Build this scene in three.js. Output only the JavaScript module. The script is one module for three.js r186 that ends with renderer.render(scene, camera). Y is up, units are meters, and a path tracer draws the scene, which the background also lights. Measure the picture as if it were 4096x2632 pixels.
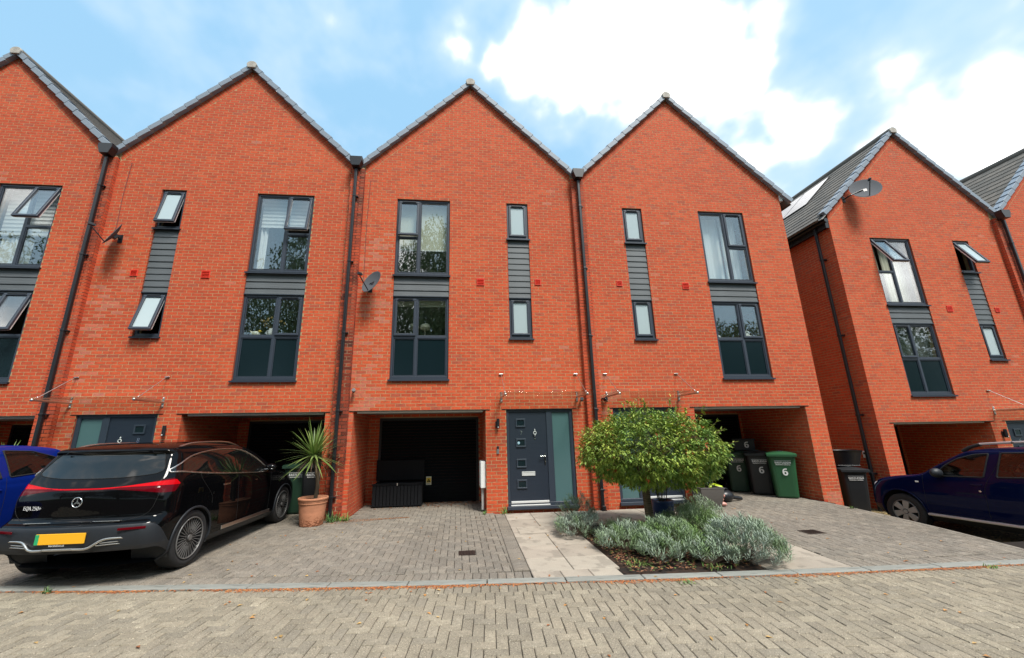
import * as THREE from 'three';
import { mergeGeometries, mergeVertices } from 'three/addons/utils/BufferGeometryUtils.js';
import { RoundedBoxGeometry } from 'three/addons/geometries/RoundedBoxGeometry.js';
import { FontLoader } from 'three/addons/loaders/FontLoader.js';
import { TextGeometry } from 'three/addons/geometries/TextGeometry.js';

// ---------------------------------------------------------------- camera, sky, sun, exposure
const scene = new THREE.Scene();
const renderer = new THREE.WebGLRenderer({ antialias: true });
renderer.toneMapping = THREE.LinearToneMapping;
renderer.toneMappingExposure = 1.33;
renderer.shadowMap.enabled = true;
const FOCAL = 1520.68, PPX = 1981.6, PPY = 1373.4, IW = 4096, IH = 2632;   // wide lens, frame cropped off its axis
const camera = new THREE.PerspectiveCamera(2 * Math.atan(PPY / FOCAL) * 180 / Math.PI, 1, 0.05, 600);
{
  const fullW = 2 * (IW - PPX), fullH = 2 * PPY;
  camera.aspect = fullW / fullH;
  camera.setViewOffset(fullW, fullH, fullW / 2 - PPX, 0, IW, IH);
  camera.position.set(2.2864, 1.665, 8.7636);
  camera.rotation.set(0.2325, -0.1008, -0.0181, 'YXZ');
  camera.updateProjectionMatrix();
}
let seed = 12345;
function rnd() { seed = (seed + 0x6d2b79f5) | 0; let t = Math.imul(seed ^ (seed >>> 15), 1 | seed); t = (t + Math.imul(t ^ (t >>> 7), 61 | t)) ^ t; return ((t ^ (t >>> 14)) >>> 0) / 4294967296; }
const rr = (a, b) => a + (b - a) * rnd();
const clamp = (x, a = 0, b = 1) => Math.min(b, Math.max(a, x));
const mix = (a, b, t) => a + (b - a) * t;
const sstep = (a, b, x) => { const t = clamp((x - a) / (b - a)); return t * t * (3 - 2 * t); };
function hash3(x, y, z) { let h = Math.imul(x, 374761393) + Math.imul(y, 668265263) + Math.imul(z, 2147483647 ^ 0x5bd1e995) | 0; h = Math.imul(h ^ (h >>> 13), 1274126177); h ^= h >>> 16; return (h >>> 0) / 4294967296; }
function noise3(x, y, z, per = 0) {
  if (!per) {
    const xi = Math.floor(x), yi = Math.floor(y), zi = Math.floor(z), fx = x - xi, fy = y - yi, fz = z - zi, u = fx * fx * (3 - 2 * fx), v = fy * fy * (3 - 2 * fy), w = fz * fz * (3 - 2 * fz);
    const a0 = hash3(xi, yi, zi), a1 = hash3(xi + 1, yi, zi), a2 = hash3(xi, yi + 1, zi), a3 = hash3(xi + 1, yi + 1, zi), b0 = hash3(xi, yi, zi + 1), b1 = hash3(xi + 1, yi, zi + 1), b2 = hash3(xi, yi + 1, zi + 1), b3 = hash3(xi + 1, yi + 1, zi + 1);
    const p = a0 + (a1 - a0) * u, q = a2 + (a3 - a2) * u, r = b0 + (b1 - b0) * u, s = b2 + (b3 - b2) * u, t = p + (q - p) * v; return t + (r + (s - r) * v - t) * w;
  }
  const xi = Math.floor(x), yi = Math.floor(y), zi = Math.floor(z), fx = x - xi, fy = y - yi, fz = z - zi;
  const u = fx * fx * (3 - 2 * fx), v = fy * fy * (3 - 2 * fy), w = fz * fz * (3 - 2 * fz);
  const W = per ? (a) => ((a % per) + per) % per : (a) => a;
  const h = (a, b, c) => hash3(W(xi + a), W(yi + b), zi + c);
  return mix(mix(mix(h(0, 0, 0), h(1, 0, 0), u), mix(h(0, 1, 0), h(1, 1, 0), u), v), mix(mix(h(0, 0, 1), h(1, 0, 1), u), mix(h(0, 1, 1), h(1, 1, 1), u), v), w);
}
function fbm(x, y, z, oct, per = 0) { let s = 0, a = 0.5, t = 0; for (let i = 0; i < oct; i++) { s += a * noise3(x, y, z + i * 17.3, per); t += a; x *= 2; y *= 2; z *= 2; a *= 0.5; per *= 2; } return s / t; }

const SUN = new THREE.Vector3(0.25, 0.85, 0.46).normalize();
{ // computed sky: clear air, drifting wisps and a bank of cumulus
  const W = 2048, H = 1024, data = new Float32Array(W * H * 4);
  // cumulus heads: direction, angular radius (rad), strength
  const heads = [[.004, .779, -.627, .085, .75], [.07, .765, -.64, .08, .7], [.155, .767, -.623, .13, 1.0], [.326, .732, -.598, .17, 1.25], [.451, .701, -.552, .11, 1.1], [.521, .653, -.55, .085, .9], [.387, .763, -.517, .07, .85], [.232, .787, -.571, .10, .95], [.24, .692, -.681, .11, .75],
    [.625, .554, -.55, .095, 1.05], [.587, .539, -.604, .10, 1.0], [.656, .556, -.51, .06, .75], [.539, .701, -.467, .05, .55], [.706, .556, -.439, .10, .5], [-.469, .697, -.542, .13, .22], [-.355, .733, -.58, .13, .24],
    [-.233, .744, -.627, .12, .30], [.061, .823, -.564, .11, .45], [.766, .429, -.478, .12, .9], [.814, .401, -.421, .12, .9], [.60, .44, -.66, .14, .8], [.784, .491, -.381, .1, .42],
    [-.6, .76, .12, .26, 1.0], [-.6, .5, .62, .3, .9], [.1, .75, .65, .26, .9], [.8, .35, .48, .3, .9], [-.9, .3, .1, .22, .8], [-.15, .4, .9, .22, .7], [.55, .62, .56, .3, .8], [-.35, .85, .4, .25, .7]];
  for (const h of heads) { const l = Math.hypot(h[0], h[1], h[2]); h[0] /= l; h[1] /= l; h[2] /= l; }
  for (let j = 0; j < H; j++) {
    const el = (j + .5) / H * Math.PI - Math.PI / 2, sy = Math.sin(el), cy = Math.cos(el);
    for (let i = 0; i < W; i++) {
      const az = ((i + .5) / W - .5) * 2 * Math.PI, dx = Math.cos(az) * cy, dz = Math.sin(az) * cy, dy = sy;
      const o = (j * W + i) * 4; let r, g, b;
      if (dy < -0.06) { r = .20; g = .21; b = .20; } else {
        const e = clamp(dy), mu = dx * SUN.x + dy * SUN.y + dz * SUN.z, k = Math.pow(1 - e, 2.2);
        r = mix(.215, .53, k); g = mix(.455, .72, k); b = mix(.70, .83, k);
        const hz = .46 * Math.pow(clamp(mu * .5 + .5), 3); r = mix(r, .70, hz); g = mix(g, .86, hz); b = mix(b, .94, hz);
        let m = -1;
        for (const h of heads) { const c = dx * h[0] + dy * h[1] + dz * h[2]; if (c > .8) { const q = Math.acos(Math.min(1, c)) / h[3]; m = Math.max(m, h[4] * (1.1 - q)); } }
        const s = 4.2, n1 = fbm(dx * s + 9, dy * s * 1.5 + 3, dz * s + 5, 5), n2 = fbm(dx * 12 + 2, dy * 16, dz * 12 + 7, 7);
        const dens = Math.max(m * .9, -.6) + (n1 - .5) * .8 + (n2 - .5) * 1.25 + .10 * (1 - e) - .43;
        const thin = sstep(-.62, .3, dens) * .30, thick = sstep(-.08, .42, dens) * .9;
        const cl = clamp(thin + thick, 0, 1), shade = 1.05 + 1.25 * sstep(.0, .75, dens) - .3 * (n2 - .5);
        r = mix(r, shade, cl); g = mix(g, shade * 1.0, cl); b = mix(b, shade * 1.0, cl);
      }
      data[o] = r; data[o + 1] = g; data[o + 2] = b; data[o + 3] = 1;
    }
  }
  const tex = new THREE.DataTexture(data, W, H, THREE.RGBAFormat, THREE.FloatType);
  tex.mapping = THREE.EquirectangularReflectionMapping; tex.magFilter = THREE.LinearFilter; tex.needsUpdate = true;
  scene.background = tex; scene.environment = tex;
}
const sun = new THREE.DirectionalLight(new THREE.Color(1, .95, .87), 4.2);
sun.position.copy(SUN).multiplyScalar(60); sun.castShadow = true; sun.shadow.radius = 34;
Object.assign(sun.shadow.camera, { left: -25, right: 25, top: 25, bottom: -25, near: 1, far: 140 });
scene.add(sun, sun.target);

// ---------------------------------------------------------------- helpers
const V = (x, y, z) => new THREE.Vector3(x, y, z);
const used = {};
function numbered(n) { used[n] = (used[n] ?? -1) + 1; return used[n] ? n + '_' + String(used[n]).padStart(3, '0') : n; }
function thing(name, label, category, pos = [0, 0, 0], turn = 0, group) {
  const g = new THREE.Group(); g.name = numbered(name); g.position.set(...pos); g.rotation.y = turn;
  g.userData = { label, category }; if (group) g.userData.group = group; scene.add(g); return g;
}
function struct(name) { const g = new THREE.Group(); g.name = numbered(name); g.userData = { kind: 'structure', label: name.replace(/_/g, ' ') }; scene.add(g); return g; }
function group(name, parent) { const g = new THREE.Group(); g.name = name; parent.add(g); return g; }
function part(name, geo, mat, parent, kind) {
  const m = new THREE.Mesh(Array.isArray(geo) ? merge(geo) : geo, mat); m.name = name; m.castShadow = m.receiveShadow = true; if (kind) m.userData.kind = kind; parent.add(m); return m;
}
function merge(list) {
  return mergeGeometries(list.map((g) => { const q = g.index ? g.toNonIndexed() : g; for (const k of Object.keys(q.attributes)) if (!['position', 'normal', 'uv'].includes(k)) q.deleteAttribute(k); if (!q.attributes.uv) q.setAttribute('uv', new THREE.BufferAttribute(new Float32Array(q.attributes.position.count * 2), 2)); return q; }));
}
function place(g, x = 0, y = 0, z = 0, rx = 0, ry = 0, rz = 0) { if (rx || ry || rz) g.applyMatrix4(new THREE.Matrix4().makeRotationFromEuler(new THREE.Euler(rx, ry, rz))); g.translate(x, y, z); return g; }
const box = (w, h, d, x, y, z, rx, ry, rz) => place(new THREE.BoxGeometry(w, h, d), x, y, z, rx, ry, rz);
const rbox = (w, h, d, r, x, y, z, rx, ry, rz) => place(new RoundedBoxGeometry(w, h, d, 2, r), x, y, z, rx, ry, rz);
const span = (x0, x1, y0, y1, z0, z1) => box(x1 - x0, y1 - y0, z1 - z0, (x0 + x1) / 2, (y0 + y1) / 2, (z0 + z1) / 2);
const rspan = (x0, x1, y0, y1, z0, z1, r = .006) => rbox(x1 - x0, y1 - y0, z1 - z0, r, (x0 + x1) / 2, (y0 + y1) / 2, (z0 + z1) / 2);
function rod(a, b, r, seg = 8, r2 = r) { const d = b.clone().sub(a), g = new THREE.CylinderGeometry(r2, r, d.length(), seg); g.applyQuaternion(new THREE.Quaternion().setFromUnitVectors(V(0, 1, 0), d.clone().normalize())); const m = a.clone().add(b).multiplyScalar(.5); g.translate(m.x, m.y, m.z); return g; }
const tube = (pts, r, seg = 16, rad = 6) => new THREE.TubeGeometry(new THREE.CatmullRomCurve3(pts), seg, r, rad);
const lathe = (prof, seg = 28) => new THREE.LatheGeometry(prof.map((p) => new THREE.Vector2(p[0], p[1])), seg);
function extr(pts, depth, bevel = 0) { const s = new THREE.Shape(pts.map((p) => new THREE.Vector2(p[0], p[1]))); return new THREE.ExtrudeGeometry(s, { depth, bevelEnabled: bevel > 0, bevelThickness: bevel, bevelSize: bevel, bevelSegments: 2, curveSegments: 8 }); }
class MB {   // collects coloured polygons into one geometry
  constructor() { this.p = []; this.n = []; this.u = []; this.c = []; }
  tri(a, b, c, n, ua, ub, uc, col, nb, nc) {
    this.p.push(a.x, a.y, a.z, b.x, b.y, b.z, c.x, c.y, c.z); const N2 = nb || n, N3 = nc || n;
    this.n.push(n.x, n.y, n.z, N2.x, N2.y, N2.z, N3.x, N3.y, N3.z); this.u.push(...ua, ...ub, ...uc); for (let i = 0; i < 3; i++) this.c.push(col[0], col[1], col[2]);
  }
  fan(pts, n, uvs, col) { for (let i = 1; i < pts.length - 1; i++) this.tri(pts[0], pts[i], pts[i + 1], n, uvs[0], uvs[i], uvs[i + 1], col); }
  quad(a, b, c, d, col, uv = [[0, 0], [1, 0], [1, 1], [0, 1]]) { const n = b.clone().sub(a).cross(d.clone().sub(a)).normalize(); this.fan([a, b, c, d], n, uv, col); }
  get size() { return this.p.length; }
  geo() { const g = new THREE.BufferGeometry(); g.setAttribute('position', new THREE.Float32BufferAttribute(this.p, 3)); g.setAttribute('normal', new THREE.Float32BufferAttribute(this.n, 3)); g.setAttribute('uv', new THREE.Float32BufferAttribute(this.u, 2)); g.setAttribute('color', new THREE.Float32BufferAttribute(this.c, 3)); return g; }
}
function clipPoly(P, a, b, c) {   // keep a*u + b*v <= c
  const out = []; for (let i = 0; i < P.length; i++) { const p = P[i], q = P[(i + 1) % P.length], d = a * p[0] + b * p[1] - c, e = a * q[0] + b * q[1] - c; if (d <= 0) out.push(p); if ((d < 0 && e > 0) || (d > 0 && e < 0)) { const t = d / (d - e); out.push([p[0] + (q[0] - p[0]) * t, p[1] + (q[1] - p[1]) * t]); } } return out;
}
function area(P) { let s = 0; for (let i = 0; i < P.length; i++) { const p = P[i], q = P[(i + 1) % P.length]; s += p[0] * q[1] - q[0] * p[1]; } return Math.abs(s) / 2; }

// ---------------------------------------------------------------- textures and materials
function tex(size, fn, srgb = true, repeat = 1) {
  const d = new Uint8Array(size * size * 4); for (let j = 0; j < size; j++) for (let i = 0; i < size; i++) { const c = fn(i / size, j / size), o = (j * size + i) * 4; d[o] = clamp(c[0]) * 255; d[o + 1] = clamp(c[1]) * 255; d[o + 2] = clamp(c[2]) * 255; d[o + 3] = 255; }
  const t = new THREE.DataTexture(d, size, size, THREE.RGBAFormat); t.wrapS = t.wrapT = THREE.RepeatWrapping; t.magFilter = THREE.LinearFilter; t.minFilter = THREE.LinearMipmapLinearFilter; t.generateMipmaps = true; if (srgb) t.colorSpace = THREE.SRGBColorSpace; t.repeat.set(repeat, repeat); t.needsUpdate = true; return t;
}
const grey = (v) => [v, v, v];
// tiles of 1 m (uv in metres)
const T_brick = tex(512, (u, v) => { const a = fbm(u * 14, v * 22, 1, 4, 14 * 1), b = noise3(u * 128, v * 128, 3, 128), c = sstep(.62, .72, fbm(u * 18, v * 18, 9, 3, 18)); const k = .95 + .2 * (a - .5) + .12 * (b - .5); return [k - .07 * c, k - .02 * c + .01, k + .03 * c]; });
const T_mortar = tex(256, (u, v) => grey(.82 + .3 * (fbm(u * 24, v * 24, 2, 4, 24) - .5)));
const T_mortarDark = tex(512, (u, v) => { const a = sstep(.38, .62, fbm(u * 6, v * 4, 5, 4, 6)), b = fbm(u * 40, v * 40, 2, 2, 40); return grey(mix(.22, .9, a) * (.8 + .4 * b)); });
const T_paver = tex(512, (u, v) => { const a = fbm(u * 5, v * 5, 1, 4, 5), b = hash3(Math.floor(u * 256), Math.floor(v * 256), 3), c = hash3(Math.floor(u * 128), Math.floor(v * 128), 8); let k = .80 + .22 * (a - .5) + .16 * (b - .5); if (c > .955) k += .2; if (c < .05) k -= .2; return [k, k * .99, k * .97]; });
const T_paverB = tex(256, (u, v) => grey(.5 + .6 * (hash3(Math.floor(u * 128), Math.floor(v * 128), 3) - .5)), false);
const T_slab = tex(512, (u, v) => { const a = fbm(u * 4, v * 4, 4, 5, 4), b = hash3(Math.floor(u * 256), Math.floor(v * 256), 7), s = sstep(.55, .7, fbm(u * 7, v * 7, 11, 4, 7)); const k = .84 + .16 * (a - .5) + .09 * (b - .5) - .10 * s; return [k, k * .985, k * .965]; });
const T_gravel = tex(512, (u, v) => { let best = 9, id = 0; const n = 48, x = u * n, y = v * n, xi = Math.floor(x), yi = Math.floor(y); for (let a = -1; a < 2; a++) for (let b = -1; b < 2; b++) { const cx = ((xi + a) % n + n) % n, cy = ((yi + b) % n + n) % n, px = xi + a + hash3(cx, cy, 1), py = yi + b + hash3(cx, cy, 2), d = (px - x) ** 2 + (py - y) ** 2; if (d < best) { best = d; id = hash3(cx, cy, 3); } } const k = .35 + .6 * id - .5 * Math.sqrt(best) * .5; return [k, k * .88, k * .62]; });
const T_soil = tex(256, (u, v) => { const a = fbm(u * 12, v * 12, 3, 4, 12); return [.42 + .5 * (a - .5), .33 + .42 * (a - .5), .26 + .36 * (a - .5)]; });
const T_grain = tex(256, (u, v) => grey(.86 + .2 * (fbm(u * 3, v * 60, 2, 3, 3) - .5) + .06 * (noise3(u * 8, v * 128, 5, 8) - .5)));
const T_tile = tex(256, (u, v) => { const a = fbm(u * 8, v * 8, 2, 4, 8), b = hash3(Math.floor(u * 128), Math.floor(v * 128), 3); const k = .8 + .3 * (a - .5) + .14 * (b - .5); return [k, k * .98, k * .95]; });
const T_terra = tex(512, (u, v) => { const h = v, a = fbm(u * 9, v * 9, 4, 5, 9), b = fbm(u * 30, v * 30, 6, 3, 30); const st = sstep(.50, .62, b * .6 + a * .4 + .42 * (.30 - h)) * sstep(.5, .1, h); const k = .93 + .18 * (a - .5); return [mix(k, .62, st), mix(k, .56, st), mix(k, .50, st)]; });
const T_bark = tex(256, (u, v) => { const l = sstep(.62, .72, noise3(u * 4, v * 40, 3, 4)), a = fbm(u * 8, v * 16, 2, 4, 8); const k = .78 + .4 * (a - .5) - .3 * l; return [k, k * .95, k * .88]; });
const S = (hex) => new THREE.Color(hex);
const std = (o) => new THREE.MeshStandardMaterial(o), phy = (o) => new THREE.MeshPhysicalMaterial(o);
const lin = (r, g, b) => new THREE.Color().setRGB(r, g, b);
// brick tints (linear base colours of the clay)
const BR = [[.58, .077, .022], [.61, .087, .0255], [.55, .070, .020], [.59, .082, .0255], [.52, .068, .022], [.60, .092, .030], [.56, .076, .0245], [.49, .076, .030], [.51, .069, .023], [.45, .080, .038], [.58, .135, .075], [.54, .15, .093]];
const brickMats = BR.map((c) => std({ color: lin(...c), map: T_brick, roughness: .88, bumpMap: T_brick, bumpScale: .003 }));
const M = {
  brickV: std({ vertexColors: true, map: T_brick, roughness: .88, bumpMap: T_brick, bumpScale: .003 }),
  brickPlain: std({ color: lin(.44, .085, .04), map: T_brick, roughness: .9 }),
  mortar: std({ color: lin(.62, .40, .20), map: T_mortar, roughness: .95 }),
  mortarDark: std({ color: lin(.46, .30, .18), map: T_mortarDark, roughness: .95 }),
  frame: std({ color: lin(.030, .040, .058), roughness: .45 }),
  door: std({ color: lin(.013, .020, .034), roughness: .5, bumpMap: T_grain, bumpScale: .002 }),
  glass: phy({ color: lin(.93, .96, .95), transmission: 1, thickness: 0, roughness: 0, ior: 2.3, metalness: 0 }),
  frost: phy({ color: lin(.50, .60, .62), roughness: .22, ior: 1.75, transmission: .25, thickness: 0 }),
  frostDoor: phy({ color: lin(.075, .145, .15), roughness: .28, ior: 1.6 }),
  panel: phy({ color: lin(.006, .015, .019), roughness: .14, ior: 1.42 }),
  plank: std({ color: lin(.125, .140, .150), map: T_grain, roughness: .62, bumpMap: T_grain, bumpScale: .004 }),
  vent: std({ color: lin(.74, .045, .020), roughness: .5 }),
  black: std({ color: lin(.012, .013, .016), roughness: .38 }),
  rubber: std({ color: lin(.016, .016, .017), roughness: .75 }),
  roller: phy({ color: lin(.005, .006, .007), roughness: .8, specularIntensity: .3 }),
  verge: std({ color: lin(.21, .25, .30), roughness: .55 }),
  cap: std({ color: lin(.62, .60, .57), map: T_tile, roughness: .8 }),
  tile: std({ color: lin(.20, .178, .158), map: T_tile, roughness: .75 }), tile2: std({ color: lin(.17, .155, .138), map: T_tile, roughness: .75 }), tile3: std({ color: lin(.23, .205, .18), map: T_tile, roughness: .75 }),
  soffit: std({ color: lin(.30, .28, .26), roughness: .7 }), satin: std({ color: lin(.55, .55, .54), roughness: .4 }), white: std({ color: lin(.74, .74, .72), roughness: .5 }),
  steel: std({ color: lin(.62, .60, .57), metalness: 1, roughness: .32 }), chrome: std({ color: lin(.80, .80, .80), metalness: 1, roughness: .24 }),
  lead: std({ color: lin(.16, .17, .18), roughness: .55 }),
  concrete: std({ color: lin(.34, .31, .27), map: T_slab, roughness: .9 }),
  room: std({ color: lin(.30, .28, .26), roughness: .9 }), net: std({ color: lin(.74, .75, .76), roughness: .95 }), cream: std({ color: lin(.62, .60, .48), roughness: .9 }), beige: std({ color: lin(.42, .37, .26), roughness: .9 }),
  slab: std({ color: lin(.50, .445, .38), map: T_slab, roughness: .92 }), slabB: std({ color: lin(.46, .41, .35), map: T_slab, roughness: .92 }), slabC: std({ color: lin(.53, .48, .41), map: T_slab, roughness: .92 }),
  kerb: std({ color: lin(.36, .375, .355), map: T_slab, roughness: .9 }), kerbB: std({ color: lin(.335, .35, .33), map: T_slab, roughness: .9 }),
  joint: std({ color: lin(.060, .048, .033), map: T_soil, roughness: 1 }),
  soil: std({ color: lin(.16, .12, .085), map: T_soil, roughness: 1 }),
  gravel: std({ color: lin(.55, .52, .47), map: T_gravel, roughness: 1, bumpMap: T_gravel, bumpScale: .02 }),
  terracotta: std({ color: lin(.56, .24, .13), map: T_terra, roughness: .85 }),
};
// ---------------------------------------------------------------- brickwork
camera.updateMatrixWorld(true);
const vpm = new THREE.Matrix4().multiplyMatrices(camera.projectionMatrix, camera.matrixWorldInverse);
const _v = new THREE.Vector3();
function inFrame(p) { _v.copy(p).applyMatrix4(vpm); return Math.abs(_v.x) < 1 && Math.abs(_v.y) < 1 && _v.z < 1; }
const CAM = camera.position.clone();
const UP = V(0, 1, 0);
const pick = (u = 0, v = 0) => { const t = rnd(), q = fbm(u * .55 + 11, v * .7 + 2, 4, 3) + rr(-.13, .13); if (t > .88) return 7 + Math.floor(rnd() * 3); return q > .5 ? [0, 1, 3, 5][Math.floor(rnd() * 4)] : [2, 4, 6, 8, 0][Math.floor(rnd() * 5)]; };
function panel(list, fr, { u0, u1, v0, v1, holes = [], clips = [], off = 0, dark = 0, palette }) {
  const rows = Math.round((v1 - v0) / .075);
  for (let r = 0; r < rows; r++) {
    const y = v0 + r * .075, a = y + .006, b = y + .069, o = off + (r % 2 ? .1125 : 0);
    for (let k = Math.floor((u0 - o) / .225) - 1; o + k * .225 < u1; k++) {
      let x0 = Math.max(u0, o + k * .225 + .006), x1 = Math.min(u1, o + k * .225 + .219), full = x1 - x0 > .2129;
      if (x1 - x0 < .03) continue;
      let segs = [[x0, x1]];
      for (const h of holes) if (a + .03 > h[2] && a + .03 < h[3]) segs = segs.flatMap(([p, q]) => (q <= h[0] || p >= h[1]) ? [[p, q]] : [[p, Math.min(q, h[0])], [Math.max(p, h[1]), q]].filter((s) => s[1] - s[0] > .03));
      for (const [p, q] of segs) {
        let P = [[p, a], [q, a], [q, b], [p, b]], n0 = area(P);
        for (const c of clips) { P = clipPoly(P, ...c); if (P.length < 3) break; }
        if (P.length < 3 || area(P) < .0012) continue;
        const i = palette ? palette(p, a) : pick(p, a);
        list.push({ P, fr, i, w: rr(-.0006, .0006), full: full && q - p > .2129 && area(P) > n0 * .999, u: (p + q) / 2, v: (a + b) / 2, dark });
      }
    }
  }
}
function soldiers(list, fr, ax, ay, side, s0, s1, clips) {   // bricks set square to the rake
  const d = [side * Math.SQRT1_2, -Math.SQRT1_2], p = [side * Math.SQRT1_2, Math.SQRT1_2];
  for (let s = s0; s < s1; s += .075) {
    const f = (a, b) => [ax + d[0] * a + p[0] * b, ay + d[1] * a + p[1] * b];
    let P = [f(s + .005, .012), f(s + .07, .012), f(s + .07, .227), f(s + .005, .227)]; if (side < 0) P.reverse();
    for (const c of clips) { P = clipPoly(P, ...c); if (P.length < 3) break; }
    if (P.length < 3 || area(P) < .001) continue;
    list.push({ P, fr, i: pick(), w: rr(-.0005, .0006), full: false });
  }
}
const brickGeos = [0, 1, 2, 3, 4, 5, 6].map((k) => { const g = new THREE.BoxGeometry(.213, .063, .05); const u = g.attributes.uv; for (let i = 0; i < u.count; i++) u.setXY(i, u.getX(i) * .213 + k * .37, u.getY(i) * .065 + k * .23); return g; });
function layBricks(list, parent, limit, hidden) {
  const mb = new MB();
  if (limit) {
    for (const b of list) {
      b.score = -1; if (!b.full) continue;
      const c = b.fr.O.clone().addScaledVector(b.fr.U, b.u).addScaledVector(UP, b.v); if (!inFrame(c) || (hidden && hidden(c))) continue;
      const d = CAM.clone().sub(c), L = d.length(); const cz = _v.copy(c).applyMatrix4(camera.matrixWorldInverse).z; b.score = Math.max(0, d.dot(b.fr.N)) / (cz * cz * -cz); b.c = c;
    }
    const best = list.filter((b) => b.score > 0).sort((a, b) => b.score - a.score).slice(0, limit);
    for (const b of best) {
      b.own = true; const m = new THREE.Mesh(brickGeos[Math.floor(rnd() * 7)], brickMats[b.i]); m.name = 'brick'; m.castShadow = m.receiveShadow = true;
      m.position.copy(b.c).addScaledVector(b.fr.N, b.w - .025); m.rotation.y = Math.atan2(b.fr.N.x, b.fr.N.z); parent.add(m);
    }
  }
  for (const b of list) {
    if (b.own) continue;
    const { O, U, N } = b.fr, c = BR[b.i], k = b.dark ? 1 - b.dark * (.4 + .6 * rnd()) : 1, col = [c[0] * k, c[1] * k, c[2] * k], du = rnd(), dv = rnd();
    const at = (q, w) => O.clone().addScaledVector(U, q[0]).addScaledVector(UP, q[1]).addScaledVector(N, w);
    const F = b.P.map((q) => at(q, b.w)), B = b.P.map((q) => at(q, b.w - .02)), uv = b.P.map((q) => [q[0] + du, q[1] + dv]);
    mb.fan(F, N, uv, col);
    for (let i = 0; i < F.length; i++) { const j = (i + 1) % F.length; const n = F[j].clone().sub(F[i]).cross(N).normalize(); mb.fan([B[i], B[j], F[j], F[i]], n, [[uv[i][0], uv[i][1]], [uv[j][0], uv[j][1]], [uv[j][0] + .01, uv[j][1] + .01], [uv[i][0] + .01, uv[i][1] + .01]], col); }
  }
  if (mb.size) part('brickwork', mb.geo(), M.brickV, parent, 'stuff');
}
const FR_Z = (z) => ({ O: V(0, 0, z), U: V(1, 0, 0), N: V(0, 0, 1) });
const FR_XP = (x, z = 0) => ({ O: V(x, 0, z), U: V(0, 0, -1), N: V(1, 0, 0) });   // faces +x, u runs to the back
const FR_XN = (x, z = 0) => ({ O: V(x, 0, z), U: V(0, 0, 1), N: V(-1, 0, 0) });   // faces -x

// ---------------------------------------------------------------- windows, doors, roofs
function bars(x0, x1, y0, y1, z0, z1, w, r = .008) { return [rspan(x0, x1, y1 - w, y1, z0, z1, r), rspan(x0, x1, y0, y0 + w, z0, z1, r), rspan(x0, x0 + w, y0 + w - .004, y1 - w + .004, z0 + .001, z1 - .001, r), rspan(x1 - w, x1, y0 + w - .004, y1 - w + .004, z0 + .001, z1 - .001, r)]; }
function win(parent, X0, X1, Y0, Y1, z, { mx, ty, cells }) {
  const w = group('window', parent), zf = z - .035, zb = zf - .07, y0 = Y0 + .045;
  const fr = bars(X0 + .004, X1 - .004, y0, Y1 - .004, zb, zf, .055);
  if (mx) fr.push(rspan(mx - .03, mx + .03, y0 + .05, Y1 - .05, zb, zf - .002));
  for (const t of ty || []) fr.push(rspan(t[0], t[1], t[2] - .03, t[2] + .03, zb, zf - .004));
  part('frame', fr, M.frame, w);
  part('sill', [rspan(X0 - .028, X1 + .028, Y0, Y0 + .018, zb, z + .05, .004), rspan(X0 - .028, X1 + .028, Y0 - .022, Y0 + .016, z + .036, z + .05, .004), span(X0, X1, Y0 + .016, Y0 + .046, zb, z - .012)], M.frame, w);
  for (const c of cells) {
    const [x0, x1, ya, yb] = c.r;
    const mat = c.t === 'panel' ? M.panel : c.t === 'frost' ? M.frost : M.glass;
    if (c.open === undefined) { part(c.t === 'panel' ? 'dark_panel' : 'pane', span(x0 - .006, x1 + .006, ya - .006, yb + .006, zf - .042, zf - .030), mat, w); part('bead', bars(x0 - .004, x1 + .004, ya - .004, yb + .004, zf - .03, zf - .012, .018, .004), M.frame, w); continue; }
    const hy = yb + .02, H = hy - (ya - .02), cw = .058;
    const f = part('casement', bars(x0 - .02, x1 + .02, -H, 0, -.03, .022, cw, .012), M.frame, w), p = part('pane', span(x0 + .03, x1 - .03, -H + .05, -.05, -.016, -.006), mat, w);
    const tv = part('trickle_vent', rspan(x0 + .06, x1 - .06, -.032, -.006, .02, .036, .004), M.black, w);
    const extra = [f, p, tv];
    if (c.open > .02) { extra.push(part('casement_edge', [span(x0 - .012, x1 + .012, -H + .008, -H + .022, -.05, -.03), span(x0 - .012, x0, -H + .008, -.02, -.05, -.03), span(x1, x1 + .012, -H + .008, -.02, -.05, -.03)], M.white, w)); part('stay', rod(V(x1 - .01, yb - .25 * H, zf), V(x1 - .01, hy - Math.cos(c.open) * H * .7, zf + Math.sin(c.open) * H * .7), .006), M.steel, w); }
    for (const m of extra) { m.position.set(0, hy, zf); m.rotation.x = -c.open; }
  }
  return w;
}
function cladding(parent, x0, x1, y0, y1, z) {
  const g = group('cladding', parent); part('backing', span(x0 + .002, x1 - .002, y0, y1, z - .09, z - .05), M.frame, g);
  const n = Math.max(2, Math.round((y1 - y0) / .15)), h = (y1 - y0) / n;
  const pg = new THREE.BoxGeometry(x1 - x0 - .01, h + .02, .012); const uv = pg.attributes.uv; for (let i = 0; i < uv.count; i++) uv.setXY(i, uv.getX(i) * (x1 - x0), uv.getY(i) * .15);
  for (let i = 0; i < n; i++) { const m = part('plank', pg, M.plank, g); m.position.set((x0 + x1) / 2, y0 + (i + .5) * h, z - .028 + rr(-.002, .002)); m.rotation.x = -.11; m.rotation.z = rr(-.002, .002); }
  part('drip_trim', span(x0 - .004, x1 + .004, y0 - .004, y0 + .012, z - .06, z - .002), M.frame, g);
}
const font = await new FontLoader().loadAsync('fonts/droid/droid_sans_bold.typeface.json');
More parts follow.
